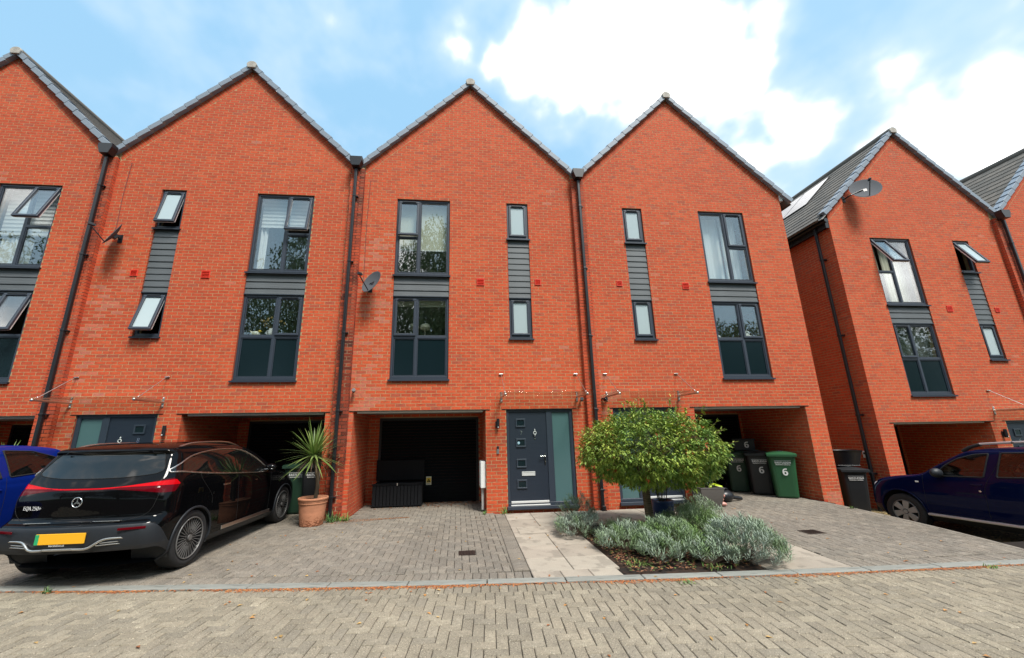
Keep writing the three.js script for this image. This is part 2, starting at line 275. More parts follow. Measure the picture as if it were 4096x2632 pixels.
const fontR = await new FontLoader().loadAsync('fonts/droid/droid_sans_regular.typeface.json');
function text(s, size, depth, f = font) { const g = new TextGeometry(s, { font: f, size, depth, curveSegments: 4 }); g.computeBoundingBox(); const b = g.boundingBox; g.translate(-(b.max.x + b.min.x) / 2, -(b.max.y + b.min.y) / 2, 0); return g; }
function frontDoor(parent, X0, X1, Y0, Y1, z, slabLeft, number) {
  const d = group('front_door', parent), zf = z - .03, zb = zf - .08;
  const sx0 = slabLeft ? X0 + .065 : X1 - .93, sx1 = sx0 + .865, gx0 = slabLeft ? sx1 + .13 : X0 + .065, gx1 = slabLeft ? X1 - .065 : sx0 - .13, y0 = Y0 + .065;
  part('frame', [...bars(X0 + .003, X1 - .003, Y0 + .02, Y1 - .003, zb, zf, .06), rspan(Math.min(sx1, gx1) - (slabLeft ? 0 : 0) + .004, Math.max(sx0, gx0) - .004, Y0 + .06, Y1 - .05, zb, zf - .003)], M.frame, d);
  part('threshold', rspan(X0 - .02, X1 + .02, Y0 - .05, Y0 + .018, zb, z + .06, .006), M.frame, d);
  part('side_pane', span(gx0, gx1, y0 + .01, Y1 - .07, zf - .05, zf - .035), M.frostDoor, d);
  part('side_bead', bars(gx0 - .005, gx1 + .005, y0, Y1 - .06, zf - .035, zf - .008, .02, .004), M.frame, d);
  const sl = part('door_leaf', rspan(sx0, sx1, y0 - .01, Y1 - .062, zf - .06, zf - .018, .006), M.door, d);
  const wx = slabLeft ? sx0 + .265 : sx0 + .600;
  for (let i = 0; i < 4; i++) { const cy = Y0 + 1.787 - i * .442; part('vision_frame', bars(wx - .113, wx + .113, cy - .095, cy + .095, zf - .018, zf + .004, .032, .006), M.frame, d); part('vision_pane', span(wx - .083, wx + .083, cy - .065, cy + .065, zf - .02, zf - .008), M.panel, d); }
  const kx = slabLeft ? sx0 + .59 : sx0 + .28, ky = Y0 + 1.57;
  const kn = [rod(V(kx, ky - .085, zf - .006), V(kx, ky - .06, zf + .012), .012), place(new THREE.TorusGeometry(.032, .009, 6, 18), kx, ky - .01, zf + .012), place(new THREE.SphereGeometry(.016, 10, 8), kx, ky + .05, zf + .006), rod(V(kx, ky + .03, zf + .006), V(kx, ky + .085, zf + .004), .008, 8, .003), place(new THREE.SphereGeometry(.011, 8, 6), kx, ky - .055, zf + .014)];
  part('knocker', kn, M.satin, d); part('spyhole', place(new THREE.CylinderGeometry(.012, .012, .012, 12), kx, ky - .14, zf - .014, Math.PI / 2), M.chrome, d);
  const lx = slabLeft ? sx0 + .415 : sx0 + .455; part('letter_plate', [...bars(lx - .15, lx + .15, Y0 + .635, Y0 + .725, zf - .02, zf - .006, .018, .004), rspan(lx - .13, lx + .13, Y0 + .655, Y0 + .705, zf - .02, zf - .010, .003)], M.satin, d);
  const hx = slabLeft ? sx1 - .06 : sx0 + .06, hs = slabLeft ? -1 : 1; part('lever_handle', [rspan(Math.min(hx, hx + hs * .12), Math.max(hx, hx + hs * .12), Y0 + 1.035, Y0 + 1.055, zf + .03, zf + .045, .006), rod(V(hx, Y0 + 1.045, zf - .02), V(hx, Y0 + 1.045, zf + .038), .010)], M.chrome, d);
  part('handle_plate', rspan(hx - .018, hx + .018, Y0 + .86, Y0 + 1.09, zf - .02, zf - .004, .005), M.black, d); part('lock_cylinder', place(new THREE.CylinderGeometry(.010, .010, .014, 10), hx, Y0 + .93, zf, Math.PI / 2), M.chrome, d);
  part('weather_bar', [rspan(sx0 + .01, sx1 - .01, y0 + .004, y0 + .05, zf - .02, zf + .014, .008), rspan(sx0, sx1, Y0 + .022, Y0 + .042, zf - .02, z + .03, .004)], M.satin, d);
  if (number) { const n = place(text(number, .085, .006, fontR), wx + .01, Y0 + 1.565, zf - .018); part('house_number', n, M.chrome, d); }
  return d;
}
function roof(parent, h, ax, ay, lenL, lenR, z0, z1, tilesLeft) {
  const R = group('roof', parent), a45 = Math.PI / 4;
  const sl = (side, s, p, z, len, ht, dp, tilt = 0) => place(new THREE.BoxGeometry(len, ht, dp), ax + side * Math.SQRT1_2 * (s + p), ay + Math.SQRT1_2 * (p - s), z, 0, 0, -side * a45 + side * tilt);
  const zc = (z0 + z1) / 2, zl = z0 - z1;
  part('roof_deck', [sl(-1, lenL / 2 - .11, .22, zc - .06, lenL + .21, .04, zl - .12), sl(1, lenR / 2 - .11, .22, zc - .06, lenR + .21, .04, zl - .12)], M.lead, R);
  part('undercloak', [sl(-1, lenL / 2 - .1, .205, z0 - .06, lenL + .19, .016, .10), sl(1, lenR / 2 - .1, .205, z0 - .06, lenR + .19, .016, .10)], M.soffit, R);
  const rows = [], tg = new THREE.BoxGeometry(.37, .02, .326); { const u = tg.attributes.uv; for (let i = 0; i < u.count; i++) u.setXY(i, u.getX(i) * .37, u.getY(i) * .33); }
  let count = 0;
  for (const side of [-1, 1]) {
    const L = side < 0 ? lenL : lenR;
    for (let s = L - .12; s > -.2; s -= .30) {
      if (side < 0 && tilesLeft) {
        for (let z = z0 - .13; z > z1; z -= .33) {
          if (count < 300 && z > z0 - 7) { count++; const m = part('roof_tile', tg, [M.tile, M.tile2, M.tile3][Math.floor(rnd() * 3)], R), q = s + rr(-.004, .004); m.position.set(ax - Math.SQRT1_2 * (q + .265), ay + Math.SQRT1_2 * (.265 - q), z - .165); m.rotation.z = a45 - .05; } else rows.push(sl(side, s, .265, z - .165, .37, .02, .326, .05));
        }
      } else rows.push(sl(side, s, .265, zc - .06, .37, .02, zl - .14, .05));
    }
  }
  if (rows.length) part('tile_courses', rows, M.tile, R, 'stuff');
  const vg = new RoundedBoxGeometry(.331, .128, .10, 1, .008), vf = new THREE.BoxGeometry(.352, .018, .15); const vgeo = merge([vg, place(vf, 0, .058, -.06)]);
  for (const side of [-1, 1]) { const L = side < 0 ? lenL : lenR; for (let s = -.09; s < L - .1; s += .338) { const m = part('verge_unit', vgeo, M.verge, R), p = .252; m.position.set(ax + side * Math.SQRT1_2 * (s + p), ay + Math.SQRT1_2 * (p - s), z0 - .05 + rr(-.003, .003)); m.rotation.z = -side * a45 + side * .075; } }
  part('ridge', place(new THREE.CylinderGeometry(.12, .12, zl - .02, 10, 1, false), ax, ay + .345, zc - .012, Math.PI / 2), M.tile, R);
  const cp = []; for (let i = 0; i <= 12; i++) { const t = Math.PI * i / 12; cp.push([.118 * Math.cos(t), .015 + .10 * Math.sin(t)]); } cp.push([-.09, -.07], [.09, -.07]);
  part('ridge_end_cap', place(extr(cp, .03, .008), ax, ay + .33, z0 - .006), M.cap, R);
  return R;
}
function vent(parent, x0, y0, w, z) {
  const g = group('wall_vent', parent); part('vent_frame', bars(x0, x0 + w, y0, y0 + w, z - .02, z + .018, .014, .003), M.vent, g); part('vent_back', span(x0 + .008, x0 + w - .008, y0 + .008, y0 + w - .008, z - .02, z + .001), M.vent, g);
  for (let i = 0; i < 4; i++) part('louvre', box(w - .024, .006, w * .2, x0 + w / 2, y0 + .022 + (w - .03) * (i + .4) / 4, z + .008, .75), M.vent, g);
}
function curtain(name, parent, x0, x1, y0, y1, z, mat, folds = 8, amp = .025) {
  const n = folds * 8, g = new THREE.PlaneGeometry(x1 - x0, y1 - y0, n, 1), p = g.attributes.position; for (let i = 0; i < p.count; i++) { const t = (p.getX(i) + (x1 - x0) / 2) / (x1 - x0); p.setZ(i, amp * Math.sin(t * folds * 2 * Math.PI) + .01 * Math.sin(t * 17)); } g.computeVertexNormals(); g.translate((x0 + x1) / 2, (y0 + y1) / 2, z); return part(name, g, mat, parent);
}

// ---------------------------------------------------------------- the terrace
const LINT = 2.2;
function house(label, h) {
  const g = thing('terraced_house', label, 'house', [0, 0, 0], 0, 'red brick terraced houses');
  const { xl, xr, ax, ay, dy, z } = h, ga = h.garage, dr = h.door, bw = h.big, nw = h.narrow, y = (v) => v + dy;
  const holes = [[ga[0], ga[1], y(-1), y(LINT)], [dr[0], dr[1], y(.1), y(LINT)], [bw[0], bw[1], y(2.875), y(7.525)], [nw[0], nw[1], y(3.85), y(7.525)]];
  const fr = FR_Z(z), clips = [[-1, 1, ay - ax], [1, 1, ay + ax]], list = [], wall = group('front_wall', g);
  const e0 = h.pierL ? xl + .165 : xl, e1 = h.pierR ? xr - .165 : xr;
  const bloom = (u, v) => { let q = (fbm(u * 1.3 + 3, v * .8, 7, 3) - .5) * .5 - .10; for (const [bx, by0, by1, s] of h.salt || []) q += s * sstep(.75, .05, Math.abs(u - bx)) * sstep(by0 - .6, by0 + .3, v) * sstep(by1 + .8, by1 - .3, v); return rnd() < clamp(q * 1.7) ? 10 + Math.floor(rnd() * 2) : pick(u, v); };
  panel(list, fr, { u0: e0, u1: e1, v0: y(-.425), v1: ay + .05, holes, clips, off: ga[0], palette: bloom });
  const cl2 = [[-1, 0, -e0], [1, 0, e1]];
  soldiers(list, fr, ax, ay, -1, -.225, (ax - xl) * Math.SQRT2, [...cl2, [1, 0, ax - .006]]); soldiers(list, fr, ax, ay, 1, -.225, (xr - ax) * Math.SQRT2, [...cl2, [-1, 0, -ax - .006]]);
  layBricks(list, wall, h.own, h.hidden);
  // mortar bed with the openings cut through
  const sh = new THREE.Shape(); const xa = xl + (h.pierL ? 0 : .002), xb = xr - (h.pierR ? 0 : .002); sh.moveTo(xa, y(-.5)); sh.lineTo(ga[0] - .002, y(-.5)); sh.lineTo(ga[0] - .002, y(LINT)); sh.lineTo(ga[1] + .002, y(LINT)); sh.lineTo(ga[1] + .002, y(-.5)); sh.lineTo(xb, y(-.5)); sh.lineTo(xb, ay + .3 - (xb - ax)); sh.lineTo(ax, ay + .3); sh.lineTo(xa, ay + .3 - (ax - xa)); sh.closePath();
  for (const o of [[dr[0], dr[1], y(.1), y(LINT)], ...holes.slice(2)]) { const p = new THREE.Path(); p.moveTo(o[0], o[2]); p.lineTo(o[0], o[3]); p.lineTo(o[1], o[3]); p.lineTo(o[1], o[2]); p.closePath(); sh.holes.push(p); }
  part('mortar_bed', place(new THREE.ExtrudeGeometry(sh, { depth: .22, bevelEnabled: false }), 0, 0, z - .2217), M.mortar, wall);
  const rv = []; for (const o of [[dr[0], dr[1], y(.1), y(LINT)], ...holes.slice(2)]) rv.push(span(o[0] - .05, o[0] + .0025, o[2], o[3], z - .15, z - .012), span(o[1] - .0025, o[1] + .05, o[2], o[3], z - .15, z - .012), span(o[0], o[1], o[3] - .0025, o[3] + .05, z - .15, z - .012));
  part('reveal', rv, M.brickPlain, wall);
  // lintels
  part('lintel', [span(ga[0] - .1, ga[1] + .1, y(LINT) - .012, y(LINT) - .001, z - .16, z + .012), span(dr[0] - .1, dr[1] + .1, y(LINT) - .008, y(LINT) + .001, z - .1, z + .010)], M.black, g);
  part('soffit_strip', span(ga[0] + .06, ga[1] - .06, y(LINT) - .05, y(LINT) - .014, z - .16, z - .09), M.white, g);
  // windows
  const left = h.casementLeft, bm = left ? bw[0] + .567 : bw[1] - .592, tr = y(6.475), W1 = .055, o = h.open || {};
  const sideR = left ? [bw[0] + .07, bm - .035] : [bm + .035, bw[1] - .07], mainR = left ? [bm + .035, bw[1] - .07] : [bw[0] + .07, bm - .035], tspan = left ? [bw[0] + .05, bm - .02] : [bm + .02, bw[1] - .05];
  win(g, bw[0], bw[1], y(5.425), y(7.525), z, { mx: bm, ty: [[...tspan, tr]], cells: [{ r: [...mainR, y(5.54), y(7.455)] }, { r: [...sideR, y(5.54), tr - .035] }, { r: [...sideR, tr + .04, y(7.45)], open: o.bigTop ?? .005 }] });
  win(g, bw[0], bw[1], y(2.875), y(4.9), z, { mx: bm, ty: [[bw[0] + .05, bw[1] - .05, y(3.90)]], cells: [{ r: [...mainR, y(3.935), y(4.83)] }, { r: [...sideR, y(3.945), y(4.825)], open: o.bigLow ?? .004 }, { r: [...mainR, y(2.985), y(3.865)], t: 'panel' }, { r: [...sideR, y(2.985), y(3.865)], t: 'panel' }] });
  win(g, nw[0], nw[1], y(6.475), y(7.525), z, { cells: [{ r: [nw[0] + .075, nw[1] - .075, y(6.60), y(7.45)], t: 'frost', open: o.narTop ?? .005 }] });
  win(g, nw[0], nw[1], y(3.85), y(4.9), z, { cells: [{ r: [nw[0] + .075, nw[1] - .075, y(3.975), y(4.825)], t: 'frost', open: o.narLow ?? .005 }] });
  cladding(g, bw[0] + .003, bw[1] - .003, y(4.9), y(5.40), z); cladding(g, nw[0] + .003, nw[1] - .003, y(4.9), y(6.45), z);
  frontDoor(g, dr[0], dr[1], y(.1), y(LINT), z, h.slabLeft, h.number);
  part('door_base', span(dr[0], dr[1], y(-.3), y(.06), z - .2, z - .014), M.brickPlain, g);
  for (const v of h.vents) vent(g, v[0], v[1], v[2], z);
  // garage recess
  const gb = z - h.gdepth, gl = [], gw = group('garage_recess', g), cl = (a) => ({ v0: y(-.05), v1: y(LINT), ...a });
  panel(gl, FR_XP(ga[0]), cl({ u0: -z + .0, u1: -gb, off: 0 })); panel(gl, FR_XN(ga[1]), cl({ u0: gb, u1: z, off: .1 }));
  const gd = [ga[0] + .28, ga[1] - .09];
  panel(gl, FR_Z(gb), cl({ u0: ga[0], u1: ga[1], holes: [[gd[0], gd[1], y(-.3), y(2.1)]], off: .05 }));
  layBricks(gl, gw, 0);
  part('mortar_bed', [span(ga[0] - .12, ga[0] - .0018, y(-.3), y(LINT) + .1, gb - .1, z - .225), span(ga[1] + .0018, ga[1] + .12, y(-.3), y(LINT) + .1, gb - .1, z - .225), span(ga[0] - .1, gd[0], y(-.3), y(LINT), gb - .1, gb - .0018), span(gd[1], ga[1] + .1, y(-.3), y(LINT), gb - .1, gb - .0018), span(ga[0] - .1, ga[1] + .1, y(2.1), y(LINT), gb - .1, gb - .0018)], M.mortar, gw);
  part('ceiling', span(ga[0] - .05, ga[1] + .05, y(LINT) + .002, y(LINT) + .06, gb - .1, z - .23), M.soffit, gw);
  const rd = group('roller_door', g), sg = new RoundedBoxGeometry(gd[1] - gd[0], .073, .02, 1, .006); for (let i = 0; i < 29; i++) { const m = part('slat', sg, M.roller, rd); m.position.set((gd[0] + gd[1]) / 2, y(.0 + .037 + i * .075), gb - .03); } part('guide_rail', [span(gd[0] - .01, gd[0] + .05, y(-.05), y(2.1), gb - .06, gb + .005), span(gd[1] - .05, gd[1] + .01, y(-.05), y(2.1), gb - .06, gb + .005), span(gd[0], gd[1], y(2.04), y(2.1), gb - .06, gb + .004)], M.black, rd);
  // shell and rooms behind the windows
  const zb = z - 9, pm = (bw[0] < nw[0]) ? (bw[1] + nw[0]) / 2 : (nw[1] + bw[0]) / 2;
  part('party_walls', [span(h.pierL ? xl - .06 : xl + .25, h.pierL ? xl + .1 : xl + .4, y(-.5), ay - (ax - xl), zb, z - .24), span(h.pierR ? xr - .1 : xr - .4, h.pierR ? xr + .06 : xr - .25, y(-.5), ay - (xr - ax), zb, z - .24), span(xl, xr, y(-.5), ay - (ax - xl) - .1, zb - .2, zb)], M.brickPlain, g);
  part('room', [span(xl + .11, xr - .11, y(2.30), y(2.45), z - 4.2, z - .235), span(xl + .11, xr - .11, y(5.02), y(5.18), z - 4.2, z - .235), span(xl + .11, xr - .11, y(7.75), y(7.85), z - 4.2, z - .235), span(xl + .1, xr - .1, y(2.3), y(7.85), z - 4.3, z - 4.2), span(pm - .05, pm + .05, y(2.45), y(7.75), z - 4.2, z - .235)], M.room, g);
  roof(g, h, ax, ay, (ax - xl) * Math.SQRT2 - (h.pierL ? .20 : -.20), (xr - ax) * Math.SQRT2 - (h.pierR ? .20 : -.20), z + .105, z - 9, h.tilesLeft);
  g.userData.h = undefined; delete g.userData.h;
  return g;
}
const H = {};
const hid8 = (c) => c.x < -1.0 && c.y < 1.75, hid6 = (c) => (c.x > 4.2 && c.x < 7.2 && c.y < 1.9) , hid5 = (c) => c.y < 1.3;
H.a = house('red brick gabled house with striped blinds in its open upper window, behind the blue car', { xl: -11.75, xr: -6.03, ax: -8.72, ay: 10.82, dy: -.02, z: 0, garage: [-9.19, -6.27], door: [-11.21, -9.65], big: [-8.30, -6.96], narrow: [-10.48, -9.93], pierL: true, pierR: true, gdepth: 2.2, vents: [[-9.2, 5.25, .18]], open: { bigTop: .32, bigLow: .28 }, own: 300, hidden: hid8 });
H.b = house('red brick gabled house with both narrow frosted windows open, behind the black car', { xl: -6.03, xr: -.26, ax: -3.17, ay: 10.91, dy: -.012, z: 0, garage: [-3.514, -.594], door: [-5.541, -3.982], big: [-2.63, -1.287], narrow: [-4.80, -4.25], pierL: true, pierR: true, gdepth: 2.2, number: '8', salt: [[-5.6, 1.5, 6.2, .34]], vents: [[-5.10, 5.27, .15], [-3.60, 5.255, .185]], open: { bigTop: .17, narTop: .20, narLow: .27 }, own: 300, hidden: hid8 });
H.c = house('red brick gabled house numbered 7 with a tall narrow window above its front door', { xl: -.26, xr: 5.437, ax: 2.594, ay: 10.868, dy: 0, z: 0, garage: [0, 2.92], door: [3.388, 4.947], big: [.735, 2.066], narrow: [3.525, 4.085], casementLeft: true, slabLeft: true, pierL: true, pierR: true, gdepth: 1.6, number: '7', salt: [[.12, 1.6, 6.4, .42], [.2, -.2, .6, .3]], vents: [[2.737, 5.21, .185], [4.19, 5.255, .15]], open: { bigTop: .07 }, own: 300 });
H.d = house('end house of the red brick row with green wheeled bins in its garage recess', { xl: 5.437, xr: 11.365, ax: 8.33, ay: 10.90, dy: .003, z: 0, garage: [7.95, 10.875], door: [5.92, 7.48], big: [8.83, 10.163], narrow: [6.662, 7.212], pierL: true, gdepth: 2.25, number: '6', salt: [[5.75, 1, 3.5, .22], [11.2, -.4, .1, .4]], vents: [[6.315, 5.27, .145], [8.085, 5.22, .18]], own: 300, hidden: hid6 });
H.e = house('detached row end house with solar panels and a dish under its gable', { xl: 13.12, xr: 18.86, ax: 16.05, ay: 10.50, dy: -.44, z: -.298, garage: [13.567, 16.487], door: [16.955, 18.514], big: [14.325, 15.645], narrow: [17.10, 17.65], casementLeft: true, slabLeft: true, pierR: true, gdepth: 2.2, number: '5', vents: [[16.20, 4.82, .18], [17.79, 4.825, .145]], open: { bigTop: .47, narTop: .44 }, tilesLeft: true, own: 300, hidden: hid5 });
H.f = house('farthest red brick house, half hidden at the end of the second row', { xl: 18.86, xr: 24.6, ax: 21.7, ay: 10.46, dy: -.44, z: -.298, garage: [21.35, 24.27], door: [19.34, 20.9], big: [22.2, 23.5], narrow: [20.1, 20.65], pierL: true, gdepth: 2, vents: [], tilesLeft: true, own: 0 });
// side walls of the two rows along the alley
{
  const l = [], w = group('side_wall', H.e); panel(l, FR_XN(13.12), { u0: -4.6, u1: -.298, v0: -.865, v1: 7.46, off: .03 }); layBricks(l, w, 300, (c) => c.z < -1.5);
  part('mortar_bed', [span(13.122, 13.3, -.9, 7.5, -9.2, -.525)], M.mortar, w);
  part('side_fascia', [span(13.0, 13.1, 7.36, 7.56, -9.2, -.30)], M.black, H.e); part('side_gutter', place(new THREE.CylinderGeometry(.065, .065, 9, 12, 1, false), 12.97, 7.56, -4.72, Math.PI / 2), M.black, H.e);
  const l2 = [], w2 = group('side_wall', H.d); panel(l2, FR_XP(11.365), { u0: 0, u1: 1.5, v0: -.425, v1: 8.1, off: 0 }); layBricks(l2, w2, 0); part('mortar_bed', span(11.2, 11.363, -.5, 8.1, -9, -.225), M.mortar, w2);
  part('side_gutter', place(new THREE.CylinderGeometry(.06, .06, 9, 12), 11.53, 8.05, -4.5, Math.PI / 2), M.black, H.d); part('side_fascia', [span(11.37, 11.46, 7.95, 8.12, -9, .02)], M.white, H.d);
}
// piers at the party walls with the hopper heads and downpipes
function pier(parent, x, top, dy, z, stain) {
  const l = [], g = group('pier', parent), w = .33, d = .105, pal = () => (rnd() < .5 * stain ? 4 + Math.floor(rnd() * 6) : pick());
  panel(l, FR_Z(z + d), { u0: x - w / 2, u1: x + w / 2, v0: dy - .425, v1: top, off: x - w / 2 - .0, dark: .6 * stain, palette: pal });
  panel(l, FR_XP(x + w / 2), { u0: -z - d, u1: -z, v0: dy - .425, v1: top, off: -z - d - .1125, dark: .35 * stain, palette: pal }); panel(l, FR_XN(x - w / 2), { u0: z, u1: z + d, v0: dy - .425, v1: top, off: z, dark: .35 * stain, palette: pal });
  for (const q of l) q.dark = .82 * stain * sstep(.40, .60, fbm((q.v ?? 0) * .9 + x * 3, (q.u ?? 0) * 1.5, 2, 3));
  layBricks(l, g, 0); part('mortar_bed', span(x - w / 2 + .002, x + w / 2 - .002, dy - .5, top, z - .1, z + d - .002), stain > .4 ? M.mortarDark : M.mortar, g);
}
pier(H.b, -6.03, 8.30, 0, 0, .7); pier(H.c, -.26, 8.30, 0, 0, 1); pier(H.d, 5.437, 8.28, 0, 0, .45); pier(H.f, 18.86, 7.82, -.44, -.298, .7); pier(H.a, -11.75, 8.2, 0, 0, .3);
function downpipe(label, x, zf, ytop, ybot, hopper, shoe) {
  const t = thing('downpipe', label, 'downpipe', [x, ybot, zf], 0, 'black rainwater downpipes'), Hh = ytop - ybot;
  part('pipe', [rspan(-.034, .034, shoe ? .08 : 0, Hh - (hopper ? .1 : 0), .025, .093, .014)], M.black, t);
  for (let yy = Hh - .9; yy > .3; yy -= 1.75) { part('bracket', [rspan(-.04, .04, yy, yy + .05, .02, .099, .01), rspan(.03, .085, yy + .012, yy + .036, -.004, .06, .005)], M.black, t); }
  if (shoe) part('shoe', [rspan(-.04, .04, .02, .1, .02, .14, .012), box(.11, .012, .12, 0, .006, .09)], M.black, t);
  if (hopper) { const s = [[-.09, -.1], [.09, -.1], [.145, .06], [.145, .15], [-.145, .15], [-.145, .06]]; part('hopper_head', place(extr(s, .16, .006), 0, Hh + .03, .01), M.black, t); }
  return t;
}
downpipe('black downpipe on the pier beside the house with striped blinds', -6.02, .105, 8.32, 0, true);
downpipe('black downpipe on the stained pier beside the terracotta pot', -.285, .105, 8.32, 0, true);
downpipe('black downpipe on the pier behind the clipped tree', 5.445, .105, 8.29, 0, true, true);
downpipe('black downpipe on the far pier of the second row', 18.88, -.193, 7.85, -.44, true);
{ const t = thing('downpipe', 'black downpipe on the alley wall above the dark wheeled bin', 'downpipe', [12.98, -.45, -.62], 0, 'black rainwater downpipes'); part('pipe', [rspan(-.034, .034, 0, 7.95, -.034, .034, .014)], M.black, t); for (const yy of [6.9, 4.6, 2.4, .9]) part('bracket', [rspan(-.04, .13, yy, yy + .05, -.042, .042, .008)], M.black, t); }
// ---------------------------------------------------------------- ground, road, drives, paths
const kerbF = (x) => 3.921 + .10798 * (x - 2.779) - .00477 * (x - 2.779) * (x + 2.963);       // front line of the kerb
const kerbFs = (x) => (x < -6 ? kerbF(-6) + (x + 6) * .15 : x > 11 ? kerbF(11) + (x - 11) * .02 : kerbF(x));
const kerbDir = (x) => Math.atan((kerbFs(x + .05) - kerbFs(x - .05)) / .1);
const KW = .135;
const PAV = { road: [[.40, .350, .272], [.37, .325, .254], [.42, .370, .288], [.35, .309, .243], [.39, .345, .272], [.342, .304, .243]], drive: [[.31, .275, .235], [.29, .258, .222], [.33, .293, .25], [.265, .237, .203], [.315, .277, .233], [.292, .263, .228]] };
const tone = (L) => [...L, ...L.map((c) => c.map((v) => v * .93)), ...L.map((c) => c.map((v) => v * 1.05))];
const roadMats = tone(PAV.road).map((c) => std({ color: lin(...c), map: T_paver, roughness: .93, bumpMap: T_paverB, bumpScale: .002 })), driveMats = tone(PAV.drive).map((c) => std({ color: lin(...c), map: T_paver, roughness: .93, bumpMap: T_paverB, bumpScale: .002 }));
const paveV = std({ vertexColors: true, map: T_paver, roughness: .93, bumpMap: T_paverB, bumpScale: .002 });
const CH = .006, JT = .0026;
function paverGeo(w, d, du) {   // top chamfered block, origin at the centre of its top
  const mb = new MB(); solid(mb, [[-w / 2, -d / 2], [-w / 2, d / 2], [w / 2, d / 2], [w / 2, -d / 2]], 0, [1, 1, 1], du, du * .7); const g = mb.geo(); g.deleteAttribute('color'); return g;
}
function solid(mb, P, y, col, du = 0, dv = 0, rag = 0) {   // P in (x, z), anticlockwise seen from above
  let cx = 0, cz = 0; for (const p of P) { cx += p[0] / P.length; cz += p[1] / P.length; }
  const I = P.map((p) => { const dx = cx - p[0], dz = cz - p[1], l = Math.hypot(dx, dz) || 1, k = Math.min(.4, CH * 1.6 / l) * (1 + rag * (rnd() - .5)); return [p[0] + dx * k, p[1] + dz * k]; });
  const T = I.map((p) => V(p[0], y, p[1])), E = P.map((p) => V(p[0], y - CH, p[1])), B = P.map((p) => V(p[0], y - .03, p[1])), uv = P.map((p) => [p[0] + du, p[1] + dv]);
  mb.fan(T, UP, uv, col);
  for (let i = 0; i < P.length; i++) { const j = (i + 1) % P.length; mb.quad(E[i], E[j], T[j], T[i], col, [uv[i], uv[j], uv[j], uv[i]]); mb.quad(B[i], B[j], E[j], E[i], col, [uv[i], uv[j], uv[j], uv[i]]); }
}
function ccw(P) { let s = 0; for (let i = 0; i < P.length; i++) { const p = P[i], q = P[(i + 1) % P.length]; s += p[0] * q[1] - q[0] * p[1]; } return s > 0 ? P.slice().reverse() : P; }
function herringbone({ parent, ang, org, x0, x1, z0, z1, y, keep, clips, colors, mats, limit, name }) {
  const ca = Math.cos(ang), sa = Math.sin(ang), W = (s, t) => [org[0] + s * ca - t * sa, org[1] + s * sa + t * ca], list = [];
  const p = .1015, i0 = Math.floor(x0 / p), i1 = Math.ceil(x1 / p), j0 = Math.floor(z0 / p), j1 = Math.ceil(z1 / p);
  for (let i = i0; i <= i1; i++) for (let j = j0; j <= j1; j++) {
    const k = (((i - j) % 4) + 4) % 4; if (k !== 0 && k !== 2) continue;
    const hz = k === 0, s0 = i * p + JT, s1 = (hz ? i + 2 : i + 1) * p - JT, t0 = (hz ? j : j - 1) * p + JT, t1 = (j + 1) * p - JT;
    let P = [W(s0, t0), W(s0, t1), W(s1, t1), W(s1, t0)]; const c = W((s0 + s1) / 2, (t0 + t1) / 2); if (!keep(c[0], c[1])) continue;
    const a0 = area(P); for (const f of clips(c[0], c[1])) { P = clipPoly(P, ...f); if (P.length < 3) break; } if (P.length < 3 || area(P) < .0012) continue;
    list.push({ P, c, hz, full: area(P) > a0 * .999, i: Math.floor(rnd() * colors.length), y: y + rr(-.0025, .0015), ang });
  }
  return list;
}
function layPavers(list, parent, colors, mats, limit) {
  const geos = [0, 1, 2, 3, 4].map((k) => paverGeo(.203 - 2 * JT, .1015 - 2 * JT, k * .31)), mb = new MB();
  for (const b of list) { b.s = -1; if (!b.full || !limit) continue; const c = V(b.c[0], b.y, b.c[1]); if (!inFrame(c)) continue; const d = CAM.distanceTo(c); b.s = (CAM.y - b.y) / (d * d * d); }
  list.filter((b) => b.s > 0).sort((a, b) => b.s - a.s).slice(0, limit).forEach((b) => { b.own = true; const st = fbm(b.c[0] * 1.1 + 5, b.c[1] * 1.1, 3, 4), m = part('paver', geos[Math.floor(rnd() * 5)], mats[Math.floor(rnd() * 6) + (st < .42 ? 6 : st > .55 ? 12 : 0)], parent); m.position.set(b.c[0], b.y, b.c[1]); m.rotation.set(rr(-.008, .008), -(b.ang + (b.hz ? 0 : Math.PI / 2)), rr(-.008, .008)); });
  for (const b of list) if (!b.own) { const s = .80 + .42 * fbm(b.c[0] * 1.1 + 5, b.c[1] * 1.1, 3, 4), q = colors[b.i]; solid(mb, ccw(b.P), b.y, [q[0] * s, q[1] * s, q[2] * s * .99], rnd(), rnd(), .6); }
  part('paving', mb.geo(), paveV, parent, 'stuff');
}
function halfBelow(x, off) { // clip polygon to the road side / house side of the kerb line (tangent at x)
  const z = kerbFs(x), m = Math.tan(kerbDir(x)); return [m, z - m * x + off];
}
const RY = -.014;
{ // road
  const road = struct('road'); part('joint_bed', box(60, .02, 16, 2, RY - .022, 11.2 + .2, 0), M.joint, road);
  const ANG = .085, list = herringbone({ ang: ANG, org: [2.7, 4.13], x0: -9, x1: 9.5, z0: -1, z1: 3.4, y: RY, colors: PAV.road,
    keep: (x, z) => z > kerbFs(x) + .13 && x > -7 && x < 13, clips: (x) => { const [m, c] = halfBelow(x, .222); return [[m, -1, -c]]; } });
  for (let x = -7; x < 13; ) { const a = kerbDir(x), z = kerbFs(x) + .012, dx = Math.cos(a), dz = Math.sin(a), nx = -dz, nz = dx, w = .1015; const q = (s, t) => [x + dx * s + nx * t, z + dz * s + nz * t]; const c = q(w / 2, .103); list.push({ P: [q(JT, .003), q(JT, .203), q(w - JT, .203), q(w - JT, .003)], c, hz: false, full: true, i: Math.floor(rnd() * 6), y: RY + rr(-.002, .001), ang: a }); x += dx * w; }
  layPavers(list, road, PAV.road, roadMats, 300);
}
